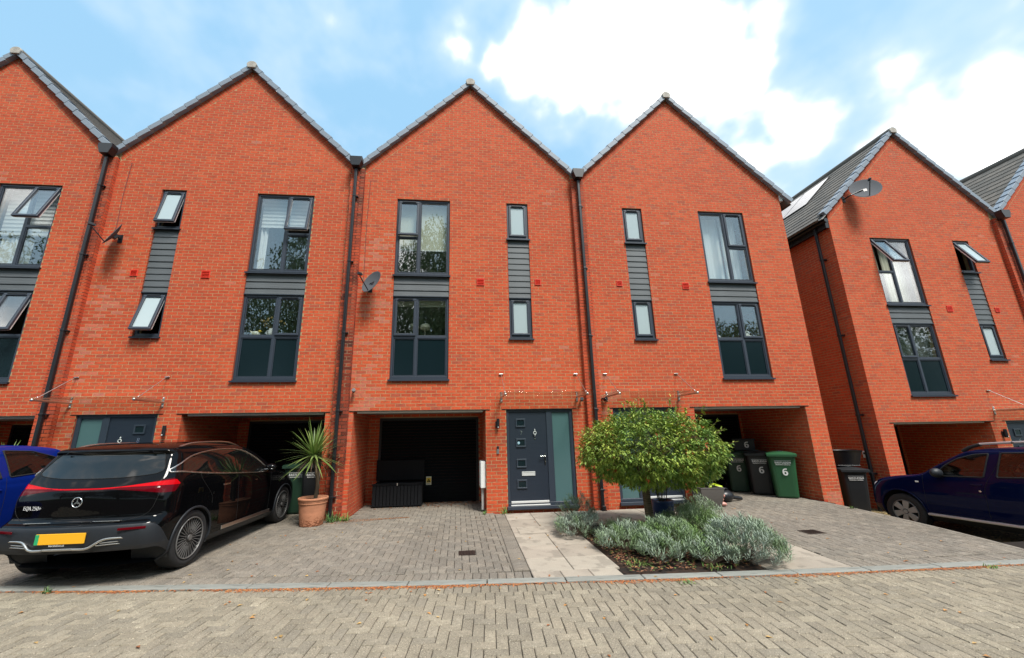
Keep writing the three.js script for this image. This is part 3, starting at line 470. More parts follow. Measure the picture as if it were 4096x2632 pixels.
{ // kerb stones
  const kerb = struct('kerb'); const kg = new RoundedBoxGeometry(.905, .15, KW, 2, .012);
  for (let x = -8.3 + .05; x < 16; ) { const a = kerbDir(x + .45), m = part('kerb_stone', kg, rnd() < .5 ? M.kerb : M.kerbB, kerb), cx = x + .457 * Math.cos(a); m.position.set(cx, -.073 + rr(-.002, .003), kerbFs(cx) - KW / 2); m.rotation.y = -a + rr(-.003, .003); x += .915 * Math.cos(a); }
}
const pathL = (z) => 3.29 - .026 * z, drive2L = (z) => 7.53 - .107 * z, drive2R = (z) => 10.66 - .055 * z - .038 * z * z * .9;
const SIDE_CLIP = { left: [1, .026, 3.283], right: [-1, -.107, -7.535] };
{ // drives
  const d1 = struct('driveway'); part('joint_bed', [span(-12, 3.3, -.05, -.022, -2.4, 3.05), span(-4, 3.3, -.05, -.0222, 3.0, 3.45), span(0, 3.3, -.05, -.0224, 3.4, 3.6)], M.joint, d1);
  const list = herringbone({ ang: 0, org: [.02, -.0], x0: -9, x1: 3.4, z0: -2.3, z1: 4, y: 0, colors: PAV.drive, keep: (x, z) => x < pathL(z) + .05 && z < kerbFs(x) - .2 && !(z < -.02 && !((x > .02 && x < 2.9 && z > -1.58) || (x > -3.5 && x < -.6) || (x > -9.2 && x < -6.3))),
    clips: (x) => { const [m, c] = halfBelow(x, -KW - .222); return [[-m, 1, c], [1, .026, 3.081]]; } });
  const rowK = (x0, x1, l) => { for (let x = x0; x < x1; ) { const a = kerbDir(x), z = kerbFs(x) - KW - .006, dx = Math.cos(a), dz = Math.sin(a), nx = -dz, nz = dx, w = .1015; const q = (s, t) => [x + dx * s + nx * t, z + dz * s + nz * t]; l.push({ P: [q(JT, -.203), q(JT, -.003), q(w - JT, -.003), q(w - JT, -.203)], c: q(w / 2, -.103), hz: false, full: true, i: Math.floor(rnd() * 6), y: rr(-.002, .001), ang: a }); x += dx * w; } };
  rowK(-8, 3.12, list); for (let z = .1; z < 3.5; z += .1015) { const x = pathL(z) - .105; list.push({ P: [[x - .1, z + JT], [x - .1, z + .1 - JT], [x + .1, z + .1 - JT], [x + .1, z + JT]], c: [x, z + .05], hz: true, full: true, i: Math.floor(rnd() * 6), y: rr(-.002, .001), ang: 0 }); }
  layPavers(list, d1, PAV.drive, driveMats, 300);
  const d2 = struct('driveway'); part('joint_bed', [span(7.0, 10.85, -.05, -.022, -2.4, .3), span(7.1, 10.5, -.05, -.0222, .3, 2.2), span(7.1, 10.05, -.05, -.0224, 2.2, 4.02)], M.joint, d2);
  const l2 = herringbone({ ang: 0, org: [7.6, 0], x0: -1, x1: 3.5, z0: -2.3, z1: 4.2, y: 0, colors: PAV.drive, keep: (x, z) => x > drive2L(z) - .05 && x < drive2R(z) + .06 && z < kerbFs(x) - .2 && !(z < 0 && (x < 7.97 || x > 10.86)), clips: (x, z) => { const [m, c] = halfBelow(x, -KW - .222); const s = (drive2R(z + .05) - drive2R(z - .05)) / .1; return [[-m, 1, c], [-1, -.107, -7.535], [1, -s, drive2R(z) - s * z]]; } });
  rowK(7.12, 9.95, l2); layPavers(l2, d2, PAV.drive, driveMats, 300);
  // concrete edging against the lower gravel
  const ed = []; for (let z = .15; z < 4.0; z += .4) { const x0 = drive2R(z) + .03, x1 = drive2R(z + .4) + .03; ed.push(place(new THREE.BoxGeometry(.05, .3, .41), (x0 + x1) / 2, -.152, z + .2, 0, Math.atan2(x1 - x0, .4), 0)); } part('edging', ed, M.concrete, d2);
}
{ // slab paths
  const p = struct('path'); part('slab_bed', [span(3.26, 7.2, -.08, -.03, -.05, 1.36), span(3.22, 4.33, -.08, -.031, 1.3, 3.72), span(6.08, 7.3, -.08, -.032, 1.3, 3.9)], M.joint, p);
  const slab = (P, y) => { const mb = new MB(); solid(mb, ccw(P), y, [1, 1, 1], rnd(), rnd()); const g = mb.geo(); g.deleteAttribute('color'); part('slab', g, [M.slab, M.slabB, M.slabC][Math.floor(rnd() * 3)], p); };
  const rows = [.13, .7, 1.34, 1.93, 2.53, 3.13, 3.72], G = .004;
  for (let r = 0; r < rows.length - 1; r++) for (let c = 0; c < 2; c++) { const za = rows[r] + G, zb = r === 5 ? 3.62 : rows[r + 1] - G; const a = (z) => c ? pathL(z) + .545 + G : pathL(z) + G, b = (z) => c ? 4.36 - .008 * z - G : pathL(z) + .545 - G; slab([[a(za), za], [b(za), za], [b(zb), zb], [a(zb), zb]], rr(-.002, .002)); }
  for (let c = 0; c < 3; c++) { const x = pathL(3.7) + c * .36; slab([[x + G, 3.626], [x + .36 - G, 3.626], [x + .36 - G, kerbFs(x + .36) - KW - .006], [x + G, kerbFs(x) - KW - .006]], 0); }
  for (let x = 4.37; x < 7.1; x += .6) for (const [za, zb] of [[.13, .7], [.7, 1.33]]) { const xb = Math.min(x + .6, drive2L(zb)); slab([[x + G, za + G], [xb - G, za + G], [xb - G, zb - G], [x + G, zb - G]], rr(-.002, .002)); }
  for (const [za, zb] of [[1.33, 1.93], [1.93, 2.53], [2.53, 3.02], [3.02, 3.62]]) for (let c = 0; c < 2; c++) { const a = (z) => c ? drive2L(z) - .58 : 6.07, b = (z) => c ? drive2L(z) : drive2L(z) - .588; slab([[a(za), za + G], [b(za) - G, za + G], [b(zb) - G, zb - G], [a(zb), zb - G]], rr(-.002, .002)); }
  slab([[6.07, 3.626], [drive2L(3.63), 3.626], [drive2L(3.9), kerbFs(7.1) - KW - .006], [6.07, kerbFs(6.1) - KW - .006]], 0);
  part('inspection_cover', [span(3.35, 3.86, .002, .006, 1.36, 1.84)], M.slabC, p);
}
{ // planting bed soil, gravel yard, verge
  const bed = struct('planting_bed'); const g = new THREE.PlaneGeometry(1.76, 2.66, 30, 44); g.rotateX(-Math.PI / 2); const q = g.attributes.position; for (let i = 0; i < q.count; i++) q.setY(i, -.02 + .05 * fbm(q.getX(i) * 5, q.getZ(i) * 5, 2, 3) - .03); g.computeVertexNormals(); g.translate(5.2, 0, 2.66); const uv = g.attributes.uv; for (let i = 0; i < uv.count; i++) uv.setXY(i, uv.getX(i) * 3, uv.getY(i) * 4.5); part('soil', g, M.soil, bed);
  const gr = struct('gravel_yard'); const gy = new THREE.PlaneGeometry(16, 9.6, 80, 60); gy.rotateX(-Math.PI / 2); gy.translate(17.4, 0, -.55); const gp = gy.attributes.position, gu = gy.attributes.uv;
  for (let i = 0; i < gp.count; i++) { const x = gp.getX(i), z = gp.getZ(i); gp.setY(i, -.43 + .075 * clamp(z) + .10 * clamp((z - 1) / 3) * 1.0 + .02 * (fbm(x * 6, z * 6, 1, 3) - .5)); gu.setXY(i, x * .8, z * .8); } gy.computeVertexNormals(); part('gravel', gy, M.gravel, gr);
  const gx = new THREE.PlaneGeometry(3.2, 6, 20, 30); gx.rotateX(-Math.PI / 2); gx.translate(11.3, 0, 1.2); const xp = gx.attributes.position, xu = gx.attributes.uv; for (let i = 0; i < xp.count; i++) { const x = xp.getX(i), z = xp.getZ(i); xp.setY(i, -.434 + .075 * clamp(z) + .10 * clamp((z - 1) / 3) + .02 * (fbm(x * 6, z * 6, 1, 3) - .5)); xu.setXY(i, x * .8, z * .8); } gx.computeVertexNormals(); part('gravel', gx, M.gravel, gr);
  const gn = struct('ground'); part('earth', place(new THREE.PlaneGeometry(500, 500), 0, -.55, 0, -Math.PI / 2), std({ color: lin(.10, .11, .06), roughness: 1 }), gn);
  part('grass_verge', place(new THREE.BoxGeometry(140, .3, 50), 8, -.1, 44.5), std({ color: lin(.07, .11, .035), roughness: 1 }), gn);
  part('yard_base', [span(-30, -7, -.3, -.03, -3, 3.2)], M.joint, gn);
}
// ---------------------------------------------------------------- cars: a smooth body lofted from plan rings, then cut along its panel lines
function carRing(r, n) {   // r: y, zf, zr, w, cf, cr (corner lengths), bf, br (bow of the ends), half outline from the nose to the tail
  const out = [], cf = r.cf, cr = r.cr, xf = r.w - cf * .62, xr_ = r.w - cr * .62, zf1 = r.zf + r.bf, zr1 = r.zr - r.br;
  for (let i = 0; i < n.e; i++) { const t = i / n.e; out.push([xf * t, r.zf + r.bf * t * t]); }
  for (let i = 0; i < n.c; i++) { const t = i / n.c * Math.PI / 2; out.push([xf + (r.w - xf) * Math.sin(t), zf1 + cf * (1 - Math.cos(t))]); }
  for (let i = 0; i < n.s; i++) { const t = i / n.s, z = zf1 + cf + (zr1 - cr - zf1 - cf) * t; out.push([r.w + .012 * Math.sin(Math.PI * t), z]); }
  for (let i = 0; i < n.c; i++) { const t = i / n.c * Math.PI / 2; out.push([xr_ + (r.w - xr_) * Math.cos(t), zr1 - cr + cr * Math.sin(t)]); }
  for (let i = 0; i <= n.e; i++) { const t = 1 - i / n.e; out.push([xr_ * t, r.zr - r.br * t * t]); }
  return out;
}
function carBody(keys, rows = 74) {
  const F = ['y', 'zf', 'zr', 'w', 'cf', 'cr', 'bf', 'br'], n = { e: 14, c: 12, s: 64 };
  const K = keys.map((k) => Object.fromEntries(F.map((f, i) => [f, k[i]])));
  const ring = [], tot = K.length - 1;
  for (let i = 0; i <= rows; i++) {
    const t = i / rows * tot, a = Math.min(tot - 1, Math.floor(t)), u = t - a, k0 = K[Math.max(0, a - 1)], k1 = K[a], k2 = K[a + 1], k3 = K[Math.min(tot, a + 2)], o = {};
    for (const f of F) { const m1 = (k2[f] - k0[f]) / 2, m2 = (k3[f] - k1[f]) / 2, d = k2[f] - k1[f]; const lim = (m) => (d * m <= 0 ? 0 : Math.sign(d) * Math.min(Math.abs(m), 3 * Math.abs(d))); const A = lim(m1), B = lim(m2), u2 = u * u, u3 = u2 * u; o[f] = (2 * u3 - 3 * u2 + 1) * k1[f] + (u3 - 2 * u2 + u) * A + (-2 * u3 + 3 * u2) * k2[f] + (u3 - u2) * B; }
    ring.push({ y: o.y, P: carRing(o, n) });
  }
  const pos = [], idx = [], N = ring[0].P.length, M2 = 2 * N - 2;
  for (const r of ring) { for (let i = 0; i < N; i++) pos.push(r.P[i][0], r.y, r.P[i][1]); for (let i = N - 2; i > 0; i--) pos.push(-r.P[i][0], r.y, r.P[i][1]); }
  for (let j = 0; j < ring.length - 1; j++) for (let i = 0; i < M2; i++) { const a = j * M2 + i, b = j * M2 + (i + 1) % M2, c = a + M2, d = b + M2; idx.push(a, c, b, b, c, d); }
  const top = pos.length / 3; let L = ring[ring.length - 1]; pos.push(0, L.y + .004, (L.P[0][1] + L.P[N - 1][1]) / 2); for (let i = 0; i < M2; i++) { const a = (ring.length - 1) * M2 + i, b = (ring.length - 1) * M2 + (i + 1) % M2; idx.push(a, top, b); }
  const bot = pos.length / 3; pos.push(0, ring[0].y, 0); for (let i = 0; i < M2; i++) idx.push(i, (i + 1) % M2, bot);
  const g = new THREE.BufferGeometry(); g.setAttribute('position', new THREE.Float32BufferAttribute(pos, 3)); g.setIndex(idx); g.computeVertexNormals();
  const p = g.attributes.position, nn = g.attributes.normal, tris = []; const vt = (i) => ({ x: p.getX(i), y: p.getY(i), z: p.getZ(i), nx: nn.getX(i), ny: nn.getY(i), nz: nn.getZ(i) });
  for (let i = 0; i < idx.length; i += 3) tris.push([vt(idx[i]), vt(idx[i + 1]), vt(idx[i + 2])]);
  return tris;
}
function cut(tris, f, where) {   // splits triangles along f = 0; returns [inside (f < 0), outside, edge segments]
  const A = [], B = [], E = []; const ip = (a, b, t) => { const o = {}; for (const k in a) o[k] = mix(a[k], b[k], t); return o; };
  for (const T of tris) {
    const c = { x: (T[0].x + T[1].x + T[2].x) / 3, y: (T[0].y + T[1].y + T[2].y) / 3, z: (T[0].z + T[1].z + T[2].z) / 3, nx: T[0].nx + T[1].nx + T[2].nx, ny: T[0].ny + T[1].ny + T[2].ny, nz: T[0].nz + T[1].nz + T[2].nz };
    if (where && !where(c)) { B.push(T); continue; }
    const d = T.map(f); if (d.every((v) => v < 0)) { A.push(T); continue; } if (d.every((v) => v >= 0)) { B.push(T); continue; }
    const inn = [], out = [], e = [];
    for (let i = 0; i < 3; i++) { const j = (i + 1) % 3, a = T[i], b = T[j]; (d[i] < 0 ? inn : out).push(a); if ((d[i] < 0) !== (d[j] < 0)) { const m = ip(a, b, d[i] / (d[i] - d[j])); inn.push(m); out.push(m); e.push(m); } }
    for (let i = 1; i < inn.length - 1; i++) A.push([inn[0], inn[i], inn[i + 1]]); for (let i = 1; i < out.length - 1; i++) B.push([out[0], out[i], out[i + 1]]); if (e.length === 2) E.push(e);
  }
  return [A, B, E];
}
function soup(tris, push = 0) { const p = [], n = [], u = []; for (const T of tris) for (const v of T) { p.push(v.x + v.nx * push, v.y + v.ny * push, v.z + v.nz * push); n.push(v.nx, v.ny, v.nz); u.push(v.z, v.y); } const g = new THREE.BufferGeometry(); g.setAttribute('position', new THREE.Float32BufferAttribute(p, 3)); g.setAttribute('normal', new THREE.Float32BufferAttribute(n, 3)); g.setAttribute('uv', new THREE.Float32BufferAttribute(u, 2)); return g; }
function trim(E, r, lift = .002) { return E.map(([a, b]) => { const p = V(a.x + a.nx * lift, a.y + a.ny * lift, a.z + a.nz * lift), q = V(b.x + b.nx * lift, b.y + b.ny * lift, b.z + b.nz * lift); const d = q.clone().sub(p); if (d.length() < 1e-4) return null; d.normalize(); return rod(p.addScaledVector(d, -r * .5), q.addScaledVector(d, r * .5), r, 5); }).filter(Boolean); }
function polyDist(P) { return (u, v) => { let d = 1e9, s = -1; for (let i = 0, j = P.length - 1; i < P.length; j = i++) { const ex = P[j][0] - P[i][0], ey = P[j][1] - P[i][1], wx = u - P[i][0], wy = v - P[i][1], t = clamp((wx * ex + wy * ey) / (ex * ex + ey * ey)), bx = wx - ex * t, by = wy - ey * t; d = Math.min(d, bx * bx + by * by); const c1 = v >= P[i][1], c2 = v < P[j][1], c3 = ex * wy > ey * wx; if ((c1 && c2 && c3) || (!c1 && !c2 && !c3)) s = -s; } return s * Math.sqrt(d) * 1; }; }
const insideNeg = (P) => { const f = polyDist(P); const c = P.reduce((a, p) => [a[0] + p[0] / P.length, a[1] + p[1] / P.length], [0, 0]); const k = f(c[0], c[1]) < 0 ? 1 : -1; return (u, v) => k * f(u, v); };
const smoothPoly = (P, n = 5) => new THREE.CatmullRomCurve3(P.map((p) => V(p[0], p[1], 0)), true, 'centripetal').getPoints(P.length * n).slice(0, -1).map((p) => [p.x, p.y]);
const sideOnly = (c) => Math.abs(c.nx) > .35 * Math.hypot(c.nx, c.ny, c.nz);
function tyreGeo(R, W, rim) { const w = W / 2; return place(lathe([[rim, -w * .86], [rim + .03, -w * .98], [R - .045, -w], [R - .014, -w * .9], [R - .002, -w * .72], [R, -w * .3], [R, w * .3], [R - .002, w * .72], [R - .014, w * .9], [R - .045, w], [rim + .03, w * .98], [rim, w * .86]], 56), 0, 0, 0, 0, 0, Math.PI / 2); }
function wheel(car, x, y, z, R, W, rim, side, style, mats, turn = 0) {
  const g = group('wheel', car); g.position.set(x, y, z); g.rotation.y = turn; const o = side * W / 2;
  part('tyre', tyreGeo(R, W, rim), M.rubber, g);
  part('barrel', place(lathe([[rim * .98, -W * .42], [rim * .93, -W * .3], [rim * .92, W * .3], [rim * .98, W * .42]], 40), 0, 0, 0, 0, 0, Math.PI / 2), mats.dark, g);
  part('brake_disc', place(new THREE.CylinderGeometry(rim * .72, rim * .72, .02, 28), o * .2, 0, 0, 0, 0, Math.PI / 2), mats.disc, g);
  part('rim_lip', place(new THREE.TorusGeometry(rim * .975, .009, 8, 48), o * .93, 0, 0, 0, Math.PI / 2, 0), mats.bright, g);
  const sp = [];
  if (style === 'multi') for (let k = 0; k < 30; k++) { const a = k / 30 * 2 * Math.PI, r0 = k % 2 ? .42 : .26, b = new THREE.BoxGeometry(.008, rim * (1 - r0), .0075); b.translate(0, rim * (r0 + 1) / 2 - .004, 0); b.rotateX(a); b.translate(o * .84, 0, 0); sp.push(b); }
  else for (let k = 0; k < 6; k++) { const a = k / 6 * 2 * Math.PI + .2, s = extr([[-.034, .05], [.034, .05], [.058, rim * .97], [-.058, rim * .97]], .018, .004); s.rotateY(Math.PI / 2); s.rotateX(a); s.translate(o * .80 - .009, 0, 0); sp.push(s); }
  part('spokes', sp, style === 'multi' ? mats.bright : mats.alloy, g);
  if (style === 'multi') part('spoke_web', place(new THREE.CylinderGeometry(rim * .34, rim * .34, .03, 30), o * .72, 0, 0, 0, 0, Math.PI / 2), mats.dark, g);
  part('hub_cap', [place(new THREE.CylinderGeometry(.036, .036, .02, 20), o * .9, 0, 0, 0, 0, Math.PI / 2), ...(style === 'multi' ? [] : [0, 1, 2, 3, 4].map((k) => place(new THREE.CylinderGeometry(.010, .010, .02, 8), o * .9, .055 * Math.cos(k * 1.2566), .055 * Math.sin(k * 1.2566), 0, 0, Math.PI / 2)))], style === 'multi' ? mats.bright : mats.alloy, g);
  return g;
}
const carMats = { dark: std({ color: lin(.012, .012, .013), roughness: .4 }), disc: std({ color: lin(.03, .03, .03), roughness: .5, metalness: .6 }), bright: std({ color: lin(.16, .157, .155), metalness: .3, roughness: .35 }), alloy: std({ color: lin(.36, .34, .32), metalness: .4, roughness: .35 }) };
const carM = {
  black: phy({ color: lin(.0025, .0025, .003), roughness: .4, specularIntensity: 0, clearcoat: .5, clearcoatRoughness: .02 }), glassD: phy({ color: lin(.004, .005, .005), roughness: .02, ior: 1.62 }), plastic: std({ color: lin(.010, .013, .018), roughness: .55 }), gap: std({ color: lin(.004, .004, .004), roughness: .8 }), red: phy({ color: lin(.50, .002, .006), roughness: .35, specularIntensity: 0, clearcoat: .35, clearcoatRoughness: .02 }), redDark: phy({ color: lin(.085, .001, .004), roughness: .3, specularIntensity: 0, clearcoat: .35 }),
  navy: phy({ color: lin(.0015, .0045, .030), roughness: .4, specularIntensity: 0, clearcoat: .32, clearcoatRoughness: .02 }), blue: phy({ color: lin(.003, .015, .15), roughness: .4, specularIntensity: 0, clearcoat: .4, clearcoatRoughness: .02 }), clear: phy({ color: lin(.22, .26, .26), transmission: 1, thickness: 0, roughness: 0, ior: 1.6 }), plate: std({ color: lin(.82, .40, .012), roughness: .45 }), green: std({ color: lin(.02, .34, .13), roughness: .45 }), silver: std({ color: lin(.62, .63, .64), roughness: .3, metalness: .6 }),
};
function arches(tris, zs, R, yc) { let E = []; for (const z0 of zs) { const r = cut(tris, (v) => Math.hypot(v.z - z0, v.y - yc) - R, (c) => Math.abs(c.x) > .45 && c.y < yc + R + .1); tris = r[1]; E = E.concat(r[2]); } return [tris, E]; }
function archLiner(car, zs, R, yc, w) { for (const z0 of zs) for (const s of [-1, 1]) part('wheel_arch_liner', place(new THREE.CylinderGeometry(R + .004, R + .004, .42, 28, 1, true, -Math.PI * .12, Math.PI * 1.24), s * (w - .215), yc, z0, 0, 0, Math.PI / 2).rotateX(0), M.rubber, car); }
{ // black electric crossover, tail to the road
  const car = thing('parked_car', 'glossy black crossover with a full width red tail light strip and yellow plate', 'car', [-2.205, 0, 1.395], -.012);
  car.rotation.x = -.012;
  const keys = [[.19, -2.02, 1.95, .80, .40, .30, .12, .10], [.27, -2.16, 2.06, .885, .42, .30, .14, .10], [.36, -2.22, 2.12, .905, .42, .30, .14, .10], [.46, -2.245, 2.155, .912, .44, .30, .14, .10], [.56, -2.25, 2.165, .915, .46, .30, .14, .10], [.66, -2.24, 2.155, .917, .48, .30, .15, .11], [.705, -2.23, 2.09, .917, .48, .28, .16, .11], [.75, -2.20, 2.055, .915, .50, .28, .18, .11], [.84, -2.13, 2.06, .914, .52, .30, .20, .11], [.94, -1.92, 2.065, .912, .50, .32, .20, .11], [1.02, -1.50, 2.06, .910, .40, .34, .18, .12], [1.07, -1.14, 2.04, .902, .26, .34, .16, .12], [1.12, -1.0, 2.0, .890, .18, .30, .14, .11], [1.18, -.90, 1.95, .870, .16, .24, .13, .10], [1.28, -.72, 1.88, .835, .15, .20, .12, .09], [1.38, -.52, 1.82, .80, .15, .18, .12, .08], [1.46, -.33, 1.765, .765, .15, .16, .12, .07], [1.495, -.23, 1.79, .74, .16, .15, .12, .07], [1.53, -.12, 1.765, .705, .18, .15, .12, .07], [1.57, .08, 1.62, .63, .22, .20, .12, .10], [1.60, .35, 1.35, .50, .24, .24, .10, .08], [1.615, .62, .95, .26, .14, .14, .04, .04]];
  let T = carBody(keys, 84), E, R, red, gl;
  [T, E] = arches(T, [-1.3645, 1.3645], .385, .35); const archE = E; archLiner(car, [-1.3645, 1.3645], .385, .35, .90);
  // side glass
  const sg = insideNeg(smoothPoly([[1.80, 1.235], [1.66, 1.32], [1.45, 1.405], [1.15, 1.46], [.6, 1.49], [.15, 1.455], [-.2, 1.335], [-.50, 1.16], [-.60, 1.075], [-.37, 1.06], [.2, 1.09], [.7, 1.125], [1.3, 1.18], [1.66, 1.225]], 3));
  R = cut(T, (v) => sg(v.z, v.y), sideOnly); gl = R[0]; T = R[1]; part('side_glass', soup(gl), carM.glassD, car); part('window_trim', trim(R[2], .011), M.steel, car);
  for (const [x0, x1, tp] of [[1.16, 1.10, 1], [.42, .50, 1]]) for (const s of [-1, 1]) part('window_pillar', rod(V(s * .880, 1.13, x0), V(s * .742, 1.475, x1), .020, 6), carM.black, car);
  // windscreen and rear glass
  const rg = insideNeg(smoothPoly([[-.72, 1.25], [-.48, 1.195], [0, 1.18], [.48, 1.195], [.72, 1.25], [.68, 1.37], [.62, 1.468], [0, 1.476], [-.62, 1.468], [-.68, 1.37]], 3));
  R = cut(T, (v) => rg(v.x, v.y), (c) => c.nz > .3 * Math.hypot(c.nx, c.ny, c.nz) && c.z > 1.3); T = R[1]; part('rear_window', soup(R[0]), carM.glassD, car); part('rear_window_seal', trim(R[2], .004), carM.gap, car);
  const wg = insideNeg([[-.70, 1.13], [.70, 1.13], [.52, 1.50], [-.52, 1.50]]); R = cut(T, (v) => wg(v.x, v.y), (c) => c.nz < -.2 * Math.hypot(c.nx, c.ny, c.nz) && c.z < .3 && c.y > 1.08); T = R[1]; part('windscreen', soup(R[0]), carM.glassD, car);
  // lamps: strip across the tailgate widening into the corners
  const lampUp = (x) => 1.079 + .085 * Math.pow(clamp((Math.abs(x) - .3) / .58), 1.6), lampLo = (x) => 1.056 - .065 * Math.pow(clamp((Math.abs(x) - .32) / .5), 1.3);
  R = cut(T, (v) => Math.max(v.y - lampUp(v.x), lampLo(v.x) - v.y, 1.70 - v.z + .8 * Math.abs(v.y - 1.085)), (c) => c.z > 1.5); T = R[1]; red = R[0]; R = cut(red, (v) => Math.abs(v.y - mix(1.067, 1.105, clamp((Math.abs(v.x) - .2) / .6))) - mix(.006, .030, clamp((Math.abs(v.x) - .45) / .4)));
  part('tail_light', soup(R[0], .002), carM.red, car); part('tail_light_surround', soup(R[1], .001), carM.redDark, car);
  { const q = cut(T, (v) => v.y - (.385 - .16 * sstep(1.95, 1.60, v.z)), (c) => c.z > 1.55); T = q[1]; part('under_tray', [span(-.60, .60, .37, .40, .7, 2.0)], M.rubber, car); }
  // lower cladding
  R = cut(T, (v) => v.y - (v.z > 1.7 ? .665 - .28 * sstep(2.02, 1.72, v.z) * (Math.abs(v.x) > .5 ? 1 : 0) : v.z < -1.7 ? .33 : .30)); T = R[1]; const low = R[0]; const R2 = cut(low, (v) => v.y - .425, (c) => c.z > 1.7); part('lower_bumper', soup(R2[1]), carM.plastic, car); part('diffuser', soup(R2[0]), M.rubber, car);
  // shut lines
  const lines = []; const line = (f, w) => { const q = cut(T, f, w); T = q[0].concat(q[1]); lines.push(...trim(q[2], .0028, -.0005)); };
  const hatch = insideNeg(smoothPoly([[-.80, 1.16], [-.80, 1.0], [-.74, .78], [-.55, .702], [0, .69], [.55, .702], [.74, .78], [.80, 1.0], [.80, 1.16], [0, 1.3]], 3)); line((v) => hatch(v.x, v.y), (c) => c.nz > .35 && c.z > 1.6 && c.y < 1.17);
  line((v) => v.z - (.40 + .12 * (v.y - 1.1)), (c) => sideOnly(c) && c.y > .3 && c.y < 1.12 && Math.abs(c.x) > .7); line((v) => v.z - (1.02 + .28 * sstep(.78, 1.15, v.y)), (c) => sideOnly(c) && c.y > .74 && c.y < 1.2 && Math.abs(c.x) > .7); line((v) => v.z + .72, (c) => sideOnly(c) && c.y > .3 && c.y < 1.05 && Math.abs(c.x) > .7);
  part('body', soup(T), carM.black, car); part('shut_line', lines, carM.gap, car); part('arch_trim', trim(archE, .016, .002), carM.plastic, car);
  part('spoiler', place(extr([[-.52, 0], [.52, 0], [.50, .022], [0, .034], [-.50, .022]], .07, .012), 0, 1.484, 1.675, .10), carM.black, car);
  for (const s of [-1, 1]) {
    part('roof_rail', tube([V(s * .66, 1.53, 1.55), V(s * .66, 1.585, 1.28), V(s * .66, 1.605, .8), V(s * .65, 1.59, .35), V(s * .64, 1.505, -.05)], .014, 30), M.steel, car);
    part('door_handle', [rbox(.022, .028, .19, .008, s * .912, .965, .70), rbox(.022, .028, .19, .008, s * .912, .945, -.12)], M.chrome, car);
    const mi = group('door_mirror', car); part('mirror_shell', place(new THREE.SphereGeometry(1, 18, 12), 0, 0, 0).scale(.10, .065, .075).translate(s * 1.0, 1.13, -.50), carM.black, mi); part('mirror_trim', rbox(.16, .012, .05, .005, s * .98, 1.10, -.46), M.chrome, mi);
    part('sill_trim', rbox(.012, .055, 1.5, .005, s * .917, .335, -.05, 0, 0, 0), M.steel, car);
    part('rear_reflector', rbox(.26, .028, .012, .005, s * .68, .622, 2.085, 0, s * .36), carM.redDark, car);
    part('bumper_chrome', tube([V(s * .16, .435, 2.172), V(s * .30, .44, 2.165), V(s * .42, .515, 2.13), V(s * .58, .525, 2.09), V(s * .72, .515, 2.035), V(s * .78, .48, 1.985)], .014, 24), M.steel, car);
    part('bumper_fin', [tube([V(s * .40, .482, 2.133), V(s * .58, .487, 2.09), V(s * .73, .477, 2.03)], .006), tube([V(s * .37, .459, 2.143), V(s * .57, .463, 2.09), V(s * .74, .454, 2.025)], .006)], M.steel, car);
  }
  part('bumper_chrome', [rspan(-.18, .18, .424, .448, 2.150, 2.178, .008)], M.steel, car); part('loading_sill', [rspan(-.52, .52, .703, .711, 1.985, 2.075, .003)], M.steel, car);
  const pl = group('number_plate', car); part('plate_board', rspan(-.26, .26, .494, .606, 2.160, 2.174, .004), carM.plate, pl); part('green_band', span(-.259, -.219, .496, .604, 2.1742, 2.1752), carM.green, pl); part('dealer_name', place(text('Marshall.co.uk', .018, .001, fontR), -.02, .482, 2.172), M.white, pl);
  const st = group('badge', car), by = .925; part('badge_ring', place(new THREE.TorusGeometry(.054, .006, 8, 40), -.0, by, 2.066), M.chrome, st); const star = []; for (let k = 0; k < 3; k++) star.push(place(extr([[-.009, 0], [.009, 0], [0, .052]], .006, .001), 0, 0, 0, 0, 0, k * 2.0944).translate(0, by, 2.060)); part('badge_star', star, M.chrome, st);
  part('model_name', place(text('EQA 250+', .042, .005, fontR), -.52, .86, 2.012, 0, -.22), std({ color: lin(.5, .5, .5), roughness: .3 }), car);
  part('wiper', [rbox(.30, .03, .03, .012, -.06, 1.215, 1.875, -.4), rbox(.24, .014, .014, .005, .17, 1.218, 1.868, -.4, -.1, .02)], carM.gap, car);
  for (const s of [-1, 1]) { wheel(car, s * .795, .35, 1.3645, .352, .235, .258, s, 'multi', carMats); wheel(car, s * .795, .35, -1.3645, .352, .235, .258, s, 'multi', carMats); }
}
